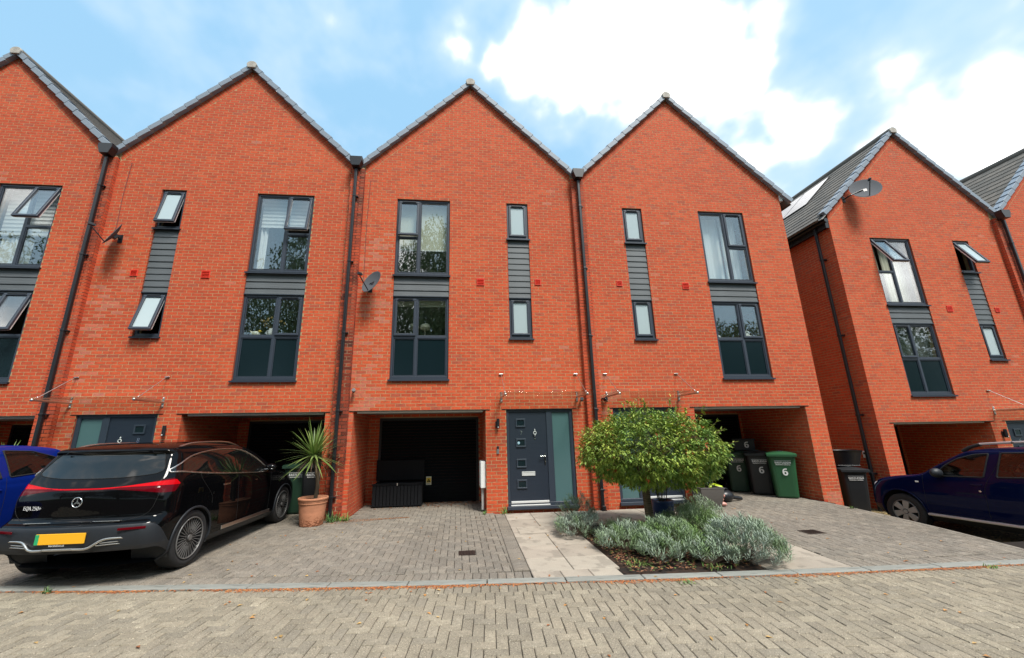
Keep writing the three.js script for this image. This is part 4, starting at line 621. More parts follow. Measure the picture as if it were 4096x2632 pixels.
{ // dark blue four by four, nose to the garage of the second row
  const car = thing('parked_car', 'dark navy blue four by four with silver roof rails and side step', 'car', [12.345, -.345, 2.57], 0); car.rotation.x = -.030;
  const keys = [[.24, -2.02, 2.05, .80, .30, .24, .10, .06], [.34, -2.12, 2.12, .875, .32, .24, .12, .06], [.45, -2.16, 2.15, .90, .34, .24, .13, .06], [.60, -2.165, 2.16, .908, .36, .24, .14, .06], [.76, -2.15, 2.15, .910, .38, .24, .16, .06], [.86, -2.10, 2.14, .905, .40, .24, .18, .06], [.95, -1.98, 2.14, .900, .42, .24, .18, .06], [1.02, -1.66, 2.13, .893, .36, .24, .16, .06], [1.07, -1.25, 2.12, .882, .24, .22, .14, .06], [1.12, -1.02, 2.10, .868, .13, .20, .12, .06], [1.20, -.88, 2.06, .845, .10, .18, .11, .06], [1.35, -.64, 1.98, .805, .09, .16, .11, .06], [1.48, -.42, 1.90, .762, .09, .16, .11, .06], [1.545, -.28, 1.84, .725, .10, .16, .11, .06], [1.59, -.06, 1.70, .64, .14, .20, .11, .08], [1.615, .3, 1.42, .48, .20, .24, .10, .08], [1.63, .7, 1.1, .24, .1, .1, .04, .04]];
  let T = carBody(keys, 80), E, R; [T, E] = arches(T, [-1.3365, 1.3365], .405, .37); archLiner(car, [-1.3365, 1.3365], .405, .37, .885); const archE = E;
  const glass = [[[-.66, 1.085], [-.50, 1.27], [-.30, 1.405], [-.05, 1.485], [.15, 1.505], [.06, 1.105]], [[.23, 1.115], [.31, 1.515], [.75, 1.53], [1.10, 1.515], [1.05, 1.16]], [[1.16, 1.20], [1.19, 1.50], [1.45, 1.46], [1.62, 1.30]]];
  for (const P of glass) { const f = insideNeg(P); R = cut(T, (v) => f(v.z, v.y), sideOnly); T = R[1]; part('side_glass', soup(R[0]), carM.clear, car); part('window_seal', trim(R[2], .012), M.rubber, car); }
  const wg = insideNeg([[-.70, 1.14], [.70, 1.14], [.58, 1.50], [-.58, 1.50]]); R = cut(T, (v) => wg(v.x, v.y), (c) => c.nz < -.2 * Math.hypot(c.nx, c.ny, c.nz) && c.z < .3 && c.y > 1.08); T = R[1]; part('windscreen', soup(R[0]), carM.clear, car); part('windscreen_seal', trim(R[2], .008), M.rubber, car);
  const bg = insideNeg([[-.60, 1.16], [.60, 1.16], [.52, 1.47], [-.52, 1.47]]); R = cut(T, (v) => bg(v.x, v.y), (c) => c.nz > .3 && c.z > 1.4); T = R[1]; part('rear_window', soup(R[0]), carM.clear, car);
  R = cut(T, (v) => v.y - (v.z < -1.5 ? .44 : .40)); T = R[1]; part('lower_bumper', soup(R[0]), carM.plastic, car);
  const lines = []; const line = (f, w) => { const q = cut(T, f, w); T = q[0].concat(q[1]); lines.push(...trim(q[2], .003, -.0005)); };
  line((v) => v.z + .88 - .06 * (v.y - .8), (c) => sideOnly(c) && c.y > .5 && c.y < 1.1 && Math.abs(c.x) > .7); line((v) => v.z - (.03 + .26 * sstep(.8, 1.5, v.y) - .03 * sstep(.8, .4, v.y)), (c) => sideOnly(c) && c.y > .42 && c.y < 1.54 && Math.abs(c.x) > .55); line((v) => v.z - 1.12, (c) => sideOnly(c) && c.y > .78 && c.y < 1.15 && Math.abs(c.x) > .7);
  line((v) => Math.abs(v.x) - .74, (c) => c.ny > .5 && c.z < -.9 && c.y > .9);
  part('body', soup(T), carM.navy, car); part('shut_line', lines, carM.gap, car); part('arch_trim', trim(archE, .020, .004), carM.navy, car);
  for (const s of [-1, 1]) {
    const rl = group('roof_rail', car); part('rail_bar', tube([V(s * .63, 1.665, -.02), V(s * .64, 1.69, .4), V(s * .64, 1.70, .9), V(s * .63, 1.675, 1.4)], .024, 24), carM.silver, rl); part('rail_foot', [tube([V(s * .63, 1.54, -.28), V(s * .63, 1.61, -.16), V(s * .63, 1.66, .0)], .03), tube([V(s * .63, 1.67, 1.38), V(s * .63, 1.62, 1.55), V(s * .62, 1.56, 1.65)], .03)], M.rubber, rl);
    for (const [ch, z] of [['D', .44], ['U', .62], ['S', .8], ['T', .98]]) part('rail_letter', place(text(ch, .034, .004), s * .665, 1.69, s < 0 ? z : 1.42 - z, 0, s < 0 ? -Math.PI / 2 : Math.PI / 2), M.rubber, rl);
    part('side_step', rspan(Math.min(s * .89, s * .965), Math.max(s * .89, s * .965), .345, .39, -.90, .88, .018), carM.silver, car);
    part('door_handle', [rbox(.03, .035, .17, .012, s * .905, .975, -.06), rbox(.03, .035, .17, .012, s * .905, .985, .98)], carM.navy, car); part('door_lock', place(new THREE.CylinderGeometry(.017, .017, .02, 12), s * .915, .87, -.02, 0, 0, Math.PI / 2), M.chrome, car);
    const mi = group('door_mirror', car); part('mirror_shell', new THREE.SphereGeometry(1, 18, 12).scale(.11, .085, .075).translate(s * 1.0, 1.15, -.53), carM.plastic, mi); part('mirror_arm', rod(V(s * .86, 1.08, -.58), V(s * .97, 1.12, -.54), .02), M.rubber, mi);
    part('side_repeater', rbox(.012, .028, .06, .005, s * .905, .955, -.97), M.white, car);
    for (const [z, st] of [[-1.3365, s < 0 ? 0 : 0], [1.3365, 0]]) wheel(car, s * .80, .345, z, .345, .215, .222, s, 'six', carMats, z < 0 ? .06 : 0);
    part('head_light', new THREE.SphereGeometry(1, 16, 12).scale(.13, .08, .08).translate(s * .55, .80, -1.985), carM.silver, car);
    part('seat', [rbox(.46, .14, .48, .05, s * .38, .62, .30), rbox(.46, .62, .14, .05, s * .38, .95, .58, .2), rbox(.24, .18, .09, .04, s * .38, 1.35, .67, .1)], std({ color: lin(.05, .05, .055), roughness: .9 }), car);
  }
  part('dashboard', [rbox(1.45, .22, .36, .06, 0, 1.02, -.52), rbox(.36, .3, .2, .04, 0, .85, -.38)], std({ color: lin(.07, .075, .08), roughness: .6 }), car); part('steering_wheel', place(new THREE.TorusGeometry(.18, .014, 8, 28), .38, 1.07, -.22, -.4), M.rubber, car); part('cabin_floor', span(-.8, .8, .35, .42, -.9, 1.9), M.rubber, car); part('rear_bench', [rbox(1.3, .6, .16, .06, 0, .95, 1.42, .2), rbox(1.3, .14, .5, .05, 0, .62, 1.15)], std({ color: lin(.05, .05, .055), roughness: .9 }), car); part('parcel', rbox(.5, .06, .35, .01, -.3, 1.12, 1.2, .2, .3), M.white, car); part('interior_mirror', rbox(.22, .06, .02, .01, 0, 1.42, -.2), M.rubber, car);
}
{ // bright blue hatchback at the left, tail to the house
  const car = thing('parked_car', 'bright blue hatchback parked beside the black crossover', 'car', [-5.51, 0, 2.45], Math.PI); 
  const keys = [[.19, -2.0, 1.95, .80, .36, .30, .12, .10], [.30, -2.10, 2.04, .885, .38, .30, .13, .10], [.45, -2.15, 2.09, .905, .40, .30, .14, .10], [.60, -2.16, 2.10, .912, .42, .30, .14, .10], [.75, -2.12, 2.08, .912, .44, .30, .16, .11], [.88, -2.0, 2.06, .908, .46, .32, .18, .11], [.97, -1.65, 2.03, .902, .38, .34, .17, .12], [1.03, -1.2, 1.99, .89, .30, .34, .16, .12], [1.09, -1.0, 1.94, .88, .18, .28, .14, .11], [1.18, -.86, 1.88, .85, .15, .22, .13, .10], [1.32, -.60, 1.78, .80, .14, .18, .12, .09], [1.46, -.30, 1.68, .74, .14, .17, .12, .08], [1.54, -.08, 1.56, .69, .18, .18, .12, .08], [1.60, .30, 1.28, .56, .26, .26, .12, .10], [1.625, .62, .95, .24, .12, .12, .04, .04]];
  let T = carBody(keys, 64), E, R; [T, E] = arches(T, [-1.33, 1.33], .37, .34); archLiner(car, [-1.33, 1.33], .37, .34, .89); const aE = E;
  for (const P of [[[-.60, 1.09], [-.30, 1.34], [.0, 1.46], [.42, 1.53], [.50, 1.13]], [[.62, 1.135], [.58, 1.535], [1.0, 1.51], [1.35, 1.40], [1.56, 1.22], [1.4, 1.18]]]) { const f = insideNeg(P); R = cut(T, (v) => f(v.z, v.y), sideOnly); T = R[1]; part('side_glass', soup(R[0]), carM.glassD, car); part('window_seal', trim(R[2], .010), M.rubber, car); }
  const rg = insideNeg([[-.62, 1.16], [.62, 1.16], [.52, 1.46], [-.52, 1.46]]); R = cut(T, (v) => rg(v.x, v.y), (c) => c.nz > .3 && c.z > 1.3); T = R[1]; part('rear_window', soup(R[0]), carM.glassD, car); const wg = insideNeg([[-.7, 1.12], [.7, 1.12], [.55, 1.49], [-.55, 1.49]]); R = cut(T, (v) => wg(v.x, v.y), (c) => c.nz < -.2 && c.z < .3 && c.y > 1.05); T = R[1]; part('windscreen', soup(R[0]), carM.glassD, car);
  R = cut(T, (v) => v.y - .30); T = R[1]; part('lower_bumper', soup(R[0]), carM.plastic, car); const lines = []; const line = (f, w) => { const q = cut(T, f, w); T = q[0].concat(q[1]); lines.push(...trim(q[2], .003, -.0005)); }; line((v) => v.z - .57, (c) => sideOnly(c) && c.y > .3 && c.y < 1.13 && Math.abs(c.x) > .7); line((v) => v.z + .6, (c) => sideOnly(c) && c.y > .3 && c.y < 1.08 && Math.abs(c.x) > .7);
  part('body', soup(T), carM.blue, car); part('shut_line', lines, carM.gap, car); part('arch_trim', trim(aE, .014, .003), carM.plastic, car);
  for (const s of [-1, 1]) { part('door_handle', [rbox(.03, .03, .18, .012, s * .915, .955, .42), rbox(.03, .03, .18, .012, s * .91, .965, 1.12)], carM.blue, car); const mi = group('door_mirror', car); part('mirror_shell', new THREE.SphereGeometry(1, 16, 10).scale(.10, .065, .07).translate(s * .99, 1.13, -.50), carM.blue, mi); for (const z of [-1.33, 1.33]) wheel(car, s * .79, .335, z, .335, .22, .23, s, 'six', carMats); part('tail_light', rbox(.2, .12, .1, .03, s * .72, 1.0, 1.92, 0, s * .5), carM.red, car); }
}
// ---------------------------------------------------------------- fittings on the houses
function dish(label, x, y, z, aim, arm, tilt, R = .27) {
  const t = thing('satellite_dish', label, 'satellite dish', [x, y, z], 0, 'satellite dishes'); const m = std({ color: lin(.07, .075, .085), roughness: .85 });
  const h = group('dish_head', t); h.position.set(...arm); h.rotation.set(tilt, aim, 0, 'YXZ');
  const pr = []; for (let i = 0; i <= 8; i++) pr.push([R * i / 8, -.055 + .055 * (i / 8) ** 2]); const pr2 = pr.slice().reverse().map(([r, q]) => [Math.max(0, r - .004), q - .007]); const g = lathe(pr.concat(pr2), 36); g.rotateX(Math.PI / 2); g.scale(1, 1.12, 1);
  part('reflector', g, m, h); part('feed_arm', rod(V(0, -R * .95, -.02), V(0, -.10, .32), .012), M.black, h); part('receiver', [rbox(.06, .06, .1, .012, 0, -.06, .34, .4), place(new THREE.CylinderGeometry(.024, .03, .03, 14), 0, -.045, .29, 1.2)], M.black, h); part('back_bracket', rbox(.1, .12, .06, .01, 0, -.02, -.08), M.black, h);
  part('wall_mount', [rspan(-.05, .05, -.1, .1, -.001, .012, .004), rod(V(0, 0, .01), V(0, .0, arm[2] * .6), .018), rod(V(0, 0, arm[2] * .6), V(arm[0] * .9, arm[1] - .02, arm[2] - .06), .018)], M.black, t);
  return t;
}
dish('grey satellite dish on the wall above the open garage of the house numbered 7', .20, 5.08, 0, -.62, [.08, .06, .30], -.36);
dish('grey satellite dish seen edge on, beside the black pier downpipe', -5.47, 6.18, 0, -.66, [.05, -.02, .28], -.38, .27);
dish('tilted grey satellite dish fixed just below the alley side gable', 13.80, 8.32, -.298, -.55, [.36, .16, .36], -.40, .36);
for (const [lab, x, y0, y1] of [['thin dark cable hanging down to the dish beside the pier', -5.62, 6.3, 8.2], ['thin dark cable hanging down to the dish above the garage', .02, 5.25, 8.0]]) { const t = thing('aerial_cable', lab, 'cable', [x, y0, .006], 0, 'aerial cables'); part('cable', tube([V(0, 0, .03), V(.01, .12, .006), V(.0, (y1 - y0) * .5, .005), V(.03, y1 - y0, .005)], .0055, 20), std({ color: lin(.16, .05, .045), roughness: .7 }), t); }
const canopyGlass = phy({ color: lin(.92, .97, .95), transmission: 1, thickness: 0, roughness: 0, ior: 1.5 });
function canopy(label, x0, x1, yb, z, proj = .82) {
  const t = thing('door_canopy', label, 'canopy', [x0, yb, z], 0, 'glass door canopies'), w = x1 - x0;
  for (const x of [0, w]) { const b = group('bracket', t); part('arm', [rod(V(x, 0, .0), V(x, -.0, proj - .08), .024, 12), place(new THREE.SphereGeometry(.03, 12, 8), x, 0, proj - .07)], M.steel, b); part('wall_plate', [rspan(x - .022, x + .022, -.11, .11, 0, .012, .006), place(new THREE.SphereGeometry(.014, 8, 6), x, .085, .016), place(new THREE.SphereGeometry(.014, 8, 6), x, -.085, .016)], M.steel, b); part('tie_rod', rod(V(x, .05, proj - .16), V(x + .0, .535, .03), .007, 6), M.steel, b); part('tie_fixing', [rspan(x - .05, x + .05, .525, .55, 0, .03, .008), place(new THREE.SphereGeometry(.018, 10, 8), x, .055, proj - .16)], M.steel, b); }
  part('glass_sheet', rspan(-.12, w + .12, .030, .042, .01, proj, .003), canopyGlass, t);
}
canopy('frameless glass door canopy above the door of the house with open narrow windows', -5.69, -3.92, 2.43, 0); canopy('frameless glass door canopy above the door numbered 7', 3.29, 5.075, 2.47, 0); canopy('frameless glass door canopy behind the top of the clipped tree', 5.80, 7.60, 2.47, 0); canopy('frameless glass door canopy on the second row house beyond the navy car', 16.70, 18.5, 2.03, -.298);
function wallLamp(label, x, y, z) { const t = thing('wall_lamp', label, 'wall lamp', [x, y, z], 0, 'black wall lamps'); part('back_plate', rspan(-.045, .0, .01, .15, 0, .03, .006), M.black, t); part('lamp_tube', place(new THREE.CylinderGeometry(.034, .034, .215, 16), .008, .1, .055), M.black, t); part('lens', place(new THREE.CylinderGeometry(.012, .012, .006, 10), .008, .02, .091, Math.PI / 2), M.white, t); }
wallLamp('black tube wall lamp between the garage and door numbered 7', 3.185, 1.78, 0); wallLamp('black tube wall lamp beside the door behind the black car', -3.78, 1.735, 0); wallLamp('black tube wall lamp peeping out behind the clipped tree', 7.74, 1.78, 0); wallLamp('black tube wall lamp above the bonnet of the navy car', 16.75, 1.33, -.298);
{ const t = thing('doorbell', 'slim grey and black video doorbell below the wall lamp numbered 7', 'doorbell', [3.186, 1.22, 0]); part('lower_body', rspan(-.025, .025, 0, .11, 0, .026, .006), std({ color: lin(.16, .16, .17), roughness: .4 }), t); part('camera_face', rspan(-.023, .023, .105, .165, 0, .028, .006), M.black, t); }
function securityCam(label, x, y, z, d) { const t = thing('security_camera', label, 'camera', [x, y, z], d, 'small black security cameras'); part('mount', rod(V(0, 0, 0), V(0, 0, .06), .018), M.black, t); part('camera_body', [place(new THREE.CylinderGeometry(.042, .036, .08, 16), .01, -.02, .10, 1.2)], M.black, t); part('lens', place(new THREE.CylinderGeometry(.018, .018, .01, 12), .01, -.04, .138, 1.2), M.panel, t); }
securityCam('small black security camera on the stained pier by the open garage', -.03, 2.66, .0, .2); securityCam('small black security camera under the end of the canopy numbered 7', 5.18, 2.42, 0, -.3); securityCam('small black security camera between the pier and the canopy behind the tree', 5.68, 2.42, 0, .4);
{ const t = thing('meter_box', 'white wall meter box on the jamb inside the open garage', 'meter box', [2.92, .5, -.28]); part('cabinet', rspan(-.12, -.004, 0, .56, -.22, .22, .012), M.white, t); part('door_panel', rspan(-.128, -.119, .02, .54, -.2, .2, .004), M.white, t); part('supply_pipe', [rspan(-.1, -.05, -.46, .01, .08, .14, .01), rod(V(-.04, -.4, .0), V(-.04, .01, .0), .012)], std({ color: lin(.45, .44, .42), roughness: .6 }), t); part('lock', place(new THREE.CylinderGeometry(.012, .012, .01, 10), -.13, .1, .17, 0, 0, Math.PI / 2), M.black, t); }
{ const t = thing('warning_sign', 'small yellow and white warning sign on the roller door', 'sign', [1.56, .52, -1.618]); const c = document.createElement('canvas'); c.width = 128; c.height = 192; const x = c.getContext('2d'); x.fillStyle = '#e8e4cc'; x.fillRect(0, 0, 128, 192); x.fillStyle = '#d9b62a'; x.fillRect(8, 30, 112, 112); x.fillStyle = '#111'; x.font = 'bold 20px sans-serif'; x.textAlign = 'center'; x.fillText('WARNING', 64, 24); x.beginPath(); x.moveTo(64, 44); x.lineTo(112, 130); x.lineTo(16, 130); x.closePath(); x.fill(); x.fillStyle = '#d9b62a'; x.font = 'bold 60px sans-serif'; x.fillText('!', 64, 122); x.fillStyle = '#333'; for (let i = 0; i < 3; i++) x.fillRect(14, 150 + i * 13, 100, 5); const tx = new THREE.CanvasTexture(c); tx.colorSpace = THREE.SRGBColorSpace; part('sign_plate', new THREE.BoxGeometry(.13, .2, .004), std({ map: tx, roughness: .5 }), t); }
{ const t = thing('alarm_keypad', 'small white control box on the alley wall beside the downpipe', 'control box', [13.12, .86, -.78]); part('case', rspan(-.035, -.002, 0, .17, -.05, .05, .008), M.white, t); part('window', rspan(-.038, -.034, .09, .14, -.03, .03, .002), M.black, t); }
{ const t = thing('round_sticker', 'round pale blue sticker on the second door pane numbered 7', 'sticker', [3.665, 1.445, -.0365]); part('sticker_disc', place(new THREE.CylinderGeometry(.03, .03, .002, 24), 0, 0, 0, Math.PI / 2), std({ color: lin(.30, .50, .62), roughness: .4 }), t); part('sticker_print', place(text('EP', .02, .001), 0, 0, .001), M.white, t); }
// solar panels on the second row roof
for (let i = 0; i < 4; i++) { const t = thing('solar_panel', 'glossy solar panel on the alley side roof slope, ' + ['nearest the gable verge', 'second from the gable verge', 'third from the gable verge', 'farthest from the gable verge'][i], 'solar panel', [15.0, 10.50 - 1.05 + .40, -2.45 - i * 1.02], 0, 'solar panels on the alley side roof'); t.rotation.z = Math.PI / 4; const pm = phy({ color: lin(.02, .025, .04), roughness: .05, ior: 1.6 }); part('glass_face', span(-.82, .82, .028, .034, -.49, .49), pm, t); part('panel_frame', [span(-.83, .83, -.005, .036, .49, .5), span(-.83, .83, -.005, .036, -.5, -.49), span(.82, .83, -.005, .036, -.49, .49), span(-.83, -.82, -.005, .036, -.49, .49)], M.black, t); part('cell_line', [-.55, -.27, 0, .27, .55].map((q) => span(q - .002, q + .002, .0342, .0348, -.49, .49)), M.lead, t); part('rail', [span(-.6, -.56, -.06, 0, -.5, .5), span(.56, .6, -.06, 0, -.5, .5)], M.steel, t); }
// ---------------------------------------------------------------- behind the windows
{ // striped roller blinds and curtains
  const stripes = (label, x0, x1, y0, y1, z) => { const t = thing('striped_blind', label, 'blind', [0, 0, 0]); for (let y = y1, k = 0; y > y0; y -= .10, k++) part('blind_band', span(x0, x1, y - .055, y, z, z + .003), M.net, t); part('sheer_cloth', span(x0, x1, y0, y1, z - .004, z - .002), phy({ color: lin(.7, .72, .74), transmission: .55, roughness: .9, thickness: 0 }), t); };
  stripes('white striped blind in the open upper window above the blue hatchback', -8.24, -7.02, 6.3, 7.48, -.24); stripes('white striped blind in the upper window above the black car', -2.57, -1.34, 6.75, 7.48, -.24);
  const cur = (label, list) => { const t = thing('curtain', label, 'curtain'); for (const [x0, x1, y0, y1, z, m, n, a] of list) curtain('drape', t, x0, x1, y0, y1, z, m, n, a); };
  cur('white net curtain below the striped blind of the open upper window', [[-8.22, -7.55, 5.55, 7.3, -.3, M.net, 7, .02]]); cur('white drape at the edge of the upper window above the black car', [[-2.58, -2.42, 5.5, 7.5, -.3, M.net, 2, .03]]);
  cur('white drape and added pale sheet for the sky reflection in the upper window of the end house', [[8.9, 9.60, 5.5, 7.5, -.34, M.net, 6, .004], [9.62, 10.08, 5.5, 7.5, -.30, M.net, 4, .03]]); cur('beige drapes in the open upper window of the alley house', [[14.36, 14.75, 5.0, 7.1, -.58, M.beige, 4, .03], [14.9, 15.6, 5.0, 7.1, -.62, M.cream, 5, .015]]);  // flat first sheet of the end house paints reflected sky, no drape hangs there
  const t = thing('roller_blind', 'cream roller blind half lowered in the upper window numbered 7', 'blind'); part('cloth', span(.80, 2.0, 6.22, 7.48, -.21, -.207), M.cream, t); part('bottom_bar', rspan(.80, 2.0, 6.19, 6.225, -.216, -.200, .006), M.net, t);
  const v = thing('venetian_blind', 'slatted white blind in the lower window of the alley house', 'blind'); for (let y = 3.5; y < 4.4; y += .035) part('blind_slat', box(1.22, .003, .026, 14.985, y, -.53, .35), M.net, v);
  const b7 = thing('roller_blind', 'pale blind rolled up inside the lower window numbered 7', 'blind'); part('cloth', span(.80, 2.0, 4.70, 4.86, -.2, -.19), M.cream, b7);
}
{ const t = thing('mushroom_lamp', 'cream double domed table lamp behind the lower window numbered 7', 'lamp', [1.33, 4.12, -.5]); for (const x of [-.14, .14]) { part('dome_shade', lathe([[0, .15], [.06, .145], [.11, .11], [.13, .05], [.12, 0], [.0, .0]], 20).translate(x, .1, 0), M.cream, t); part('stalk', rod(V(x, -.1, 0), V(x, .12, 0), .012), M.cream, t); } part('lamp_base', place(new THREE.CylinderGeometry(.13, .15, .05, 20), 0, -.12, 0), M.cream, t); part('lamp_table', [span(-.3, .3, -.2, -.15, -.2, .2), span(-.03, .03, -1.67, -.2, -.03, .03)], M.room, t); }
{ const t = thing('dried_flower_jug', 'white jug of dried flowers on the sill above the black car', 'jug', [-2.02, 3.93, -.22]); part('jug_body', lathe([[0, 0], [.07, 0], [.085, .06], [.075, .14], [.055, .17], [.06, .19], [.05, .185], [.05, .02], [0, .02]], 22), M.net, t); part('jug_handle', place(new THREE.TorusGeometry(.05, .01, 6, 14, Math.PI), -.07, .1, 0, 0, 0, Math.PI / 2), M.net, t); const st = [], fl = []; for (let i = 0; i < 22; i++) { const a = rr(-1.1, 1.1), l = rr(.2, .34), e = V(Math.sin(a) * l, .18 + Math.cos(a) * l * .8, rr(-.06, .06)); st.push(rod(V(0, .16, 0), e, .003, 4)); fl.push(place(new THREE.IcosahedronGeometry(rr(.018, .035), 0), e.x, e.y, e.z)); } part('stems', st, std({ color: lin(.12, .09, .03), roughness: 1 }), t, 'stuff'); part('flower_heads', fl, std({ color: lin(.26, .17, .05), roughness: 1 }), t, 'stuff'); }
{ const t = thing('ceramic_hen', 'small white and yellow ceramic hen on the sill', 'ornament', [-2.36, 3.93, -.2]); part('hen_body', new THREE.SphereGeometry(1, 16, 10).scale(.10, .07, .06).translate(0, .06, 0), M.cream, t); part('hen_head', [place(new THREE.SphereGeometry(.035, 12, 8), .09, .12, 0), place(new THREE.ConeGeometry(.012, .03, 6), .13, .12, 0, 0, 0, -1.57)], std({ color: lin(.6, .42, .05), roughness: .6 }), t); part('hen_tail', place(new THREE.ConeGeometry(.04, .1, 8), -.1, .11, 0, 0, 0, .7), M.cream, t); }
for (const [lab, x] of [['white carved lion ornament under the wide fixed pane of the end house', 8.93], ['white carved lion ornament under the opening casement of the end house', 9.82]]) { const t = thing('lion_ornament', lab, 'ornament', [x, 3.93, -.22]); part('lion_body', [new THREE.SphereGeometry(1, 14, 10).scale(.10, .09, .07).translate(0, .09, 0), new THREE.SphereGeometry(1, 12, 8).scale(.06, .06, .05).translate(.07, .05, .04)], M.net, t); part('lion_mane', [0, 1, 2, 3, 4, 5, 6].map((k) => place(new THREE.SphereGeometry(.028, 8, 6), .055 * Math.cos(k * .9), .17 + .05 * Math.sin(k * .9), .03)), M.net, t); part('lion_plinth', rbox(.22, .03, .13, .008, .01, .012, .01), M.net, t); }
// ---------------------------------------------------------------- garage and drive objects
{ const t = thing('storage_box', 'black plastic storage box with its lid raised inside the open garage', 'storage box', [.86, 0, -1.28]); const sm = phy({ color: lin(.010, .011, .013), roughness: .8, specularIntensity: .4 });
  part('tub', [rspan(-.58, .58, .02, .52, -.26, -.24, .006), rspan(-.58, -.56, .02, .52, -.26, .22, .006), rspan(.56, .58, .02, .52, -.26, .22, .006), span(-.57, .57, .02, .05, -.25, .21)], sm, t); for (let i = 0; i < 14; i++) part('rib', rspan(-.57 + i * .0815, -.50 + i * .0815, .03, .50, .205, .222, .006), sm, t); part('rim', bars(-.60, .60, .50, .54, .19, .24, .014), sm, t); part('lid', [rspan(-.60, .60, .56, 1.05, -.29, -.25, .012)], sm, t); part('latch', rspan(-.012, .012, .49, .55, .235, .245, .003), M.steel, t); }
const binGeo = {};
function bin(label, x, y, z, turn, col, opts = {}) {
  const t = thing('wheeled_bin', label, 'wheeled bin', [x, y, z], turn, 'council wheeled bins'); const m = std({ color: lin(...col), roughness: .5 });
  if (!binGeo.body) { const pos = [], idx = [], R = 20; const ring = (yy, w, d, z0) => { for (let i = 0; i < R; i++) { const a = (i + .5) / R * 2 * Math.PI, c = Math.cos(a), s = Math.sin(a), e = .28; pos.push(w / 2 * Math.sign(c) * Math.abs(c) ** e, yy, z0 + d / 2 * Math.sign(s) * Math.abs(s) ** e); } }; const L = [[.02, .44, .48, .03], [.05, .46, .50, .03], [.6, .52, .60, .015], [.95, .56, .66, 0], [.96, .58, .68, 0], [1.0, .58, .68, 0]]; for (const l of L) ring(...l); for (let j = 0; j < L.length - 1; j++) for (let i = 0; i < R; i++) { const a = j * R + i, b = j * R + (i + 1) % R; idx.push(a, a + R, b, b, a + R, b + R); } const o = pos.length / 3; pos.push(0, .02, .03); for (let i = 0; i < R; i++) idx.push(i, (i + 1) % R, o); const g = new THREE.BufferGeometry(); g.setAttribute('position', new THREE.Float32BufferAttribute(pos, 3)); g.setIndex(idx); const ng = g.toNonIndexed(); ng.computeVertexNormals(); binGeo.body = ng;
    const ls = new THREE.BoxGeometry(.61, .05, .74, 8, 2, 10), lp = ls.attributes.position; for (let i = 0; i < lp.count; i++) { const xx = lp.getX(i), zz = lp.getZ(i); lp.setY(i, lp.getY(i) + .045 * (1 - (xx / .305) ** 2) * (1 - (zz / .37) ** 2) + (zz > .3 ? -.02 : 0)); } ls.computeVertexNormals(); ls.translate(0, 1.03, .02); binGeo.lid = ls; }
  part('body', binGeo.body, m, t); part('lid', binGeo.lid, m, t); part('handle', [rod(V(-.2, 1.02, -.38), V(.2, 1.02, -.38), .016), rod(V(-.2, 1.0, -.32), V(-.2, 1.02, -.38), .016), rod(V(.2, 1.0, -.32), V(.2, 1.02, -.38), .016)], m, t);
  for (const s of [-1, 1]) part('wheel', [place(new THREE.CylinderGeometry(.1, .1, .05, 24), s * .25, .1, -.27, 0, 0, Math.PI / 2), place(new THREE.CylinderGeometry(.04, .04, .06, 14), s * .25, .1, -.27, 0, 0, Math.PI / 2)], M.rubber, t);
  part('lid_grip', rbox(.1, .03, .06, .01, 0, 1.10, .1), M.black, t);
  if (!opts.plain) { const tz = .338, q = std({ color: lin(.62, .62, .6), roughness: .5 }); part('council_print', [place(text('EASTLEIGH', .045, .002), 0, .84, tz, -.06), place(text('BOROUGH COUNCIL', .022, .002), 0, .79, tz - .003, -.06), place(new THREE.BoxGeometry(.34, .006, .002), 0, .885, tz + .002, -.06)], q, t); if (opts.six) part('bin_number', place(text('6', .16, .002), .02, .62, tz - .012, -.07), q, t); }
  return t;
}
const GREEN = [.015, .082, .030], DARK = [.010, .011, .013], DGREEN = [.012, .04, .022];
bin('bright green wheeled bin with a white 6 standing by the garage jamb', 10.46, 0, -.58, -.62, GREEN, { six: true }); bin('black wheeled bin with a white 6 between the two green bins', 10.28, 0, -1.15, -.55, DARK, { six: true }); bin('dark green wheeled bin with a white 6 deepest in the end garage', 10.05, 0, -1.72, -.45, DGREEN, { six: true });
{ const t = thing('recycling_crate', 'black recycling crate with a white 6 stacked on the bins', 'crate', [10.25, 1.08, -1.55], -.5); part('crate_body', [rspan(-.26, .26, 0, .3, -.18, .18, .02)], std({ color: lin(...DARK), roughness: .5 }), t); part('crate_rim', bars(-.28, .28, .28, .32, -.2, .2, .02), M.black, t); part('crate_number', place(text('6', .16, .003), .06, .16, .181), M.white, t); }
bin('black wheeled bin standing in the alley under an upturned tub', 12.42, -.43, -.75, -.35, DARK); bin('green wheeled bin half hidden behind the alley bin', 12.2, -.43, -1.45, -.3, GREEN, { plain: true });
{ const t = thing('black_tub', 'black plastic tub resting on the lid of the alley bin', 'tub', [12.45, .67, -.78], -.35); part('tub_body', [rbox(.5, .03, .34, .01, 0, .02, 0)], M.black, t); const g = new THREE.CylinderGeometry(.44, .33, .36, 4, 1, true); g.rotateY(Math.PI / 4); g.scale(1, 1, .7); part('tub_wall', g.translate(0, .2, 0), M.black, t); const rg = new THREE.CylinderGeometry(.47, .45, .04, 4, 1, true); rg.rotateY(Math.PI / 4); rg.scale(1, 1, .7); part('tub_rim', rg.translate(0, .385, 0), M.black, t); }
bin('dark green wheeled bin behind the front wheel of the black car', -1.35, 0, -.95, .15, DGREEN); bin('black wheeled bin behind the palm in the terracotta pot', -.92, 0, -.85, .1, DARK);
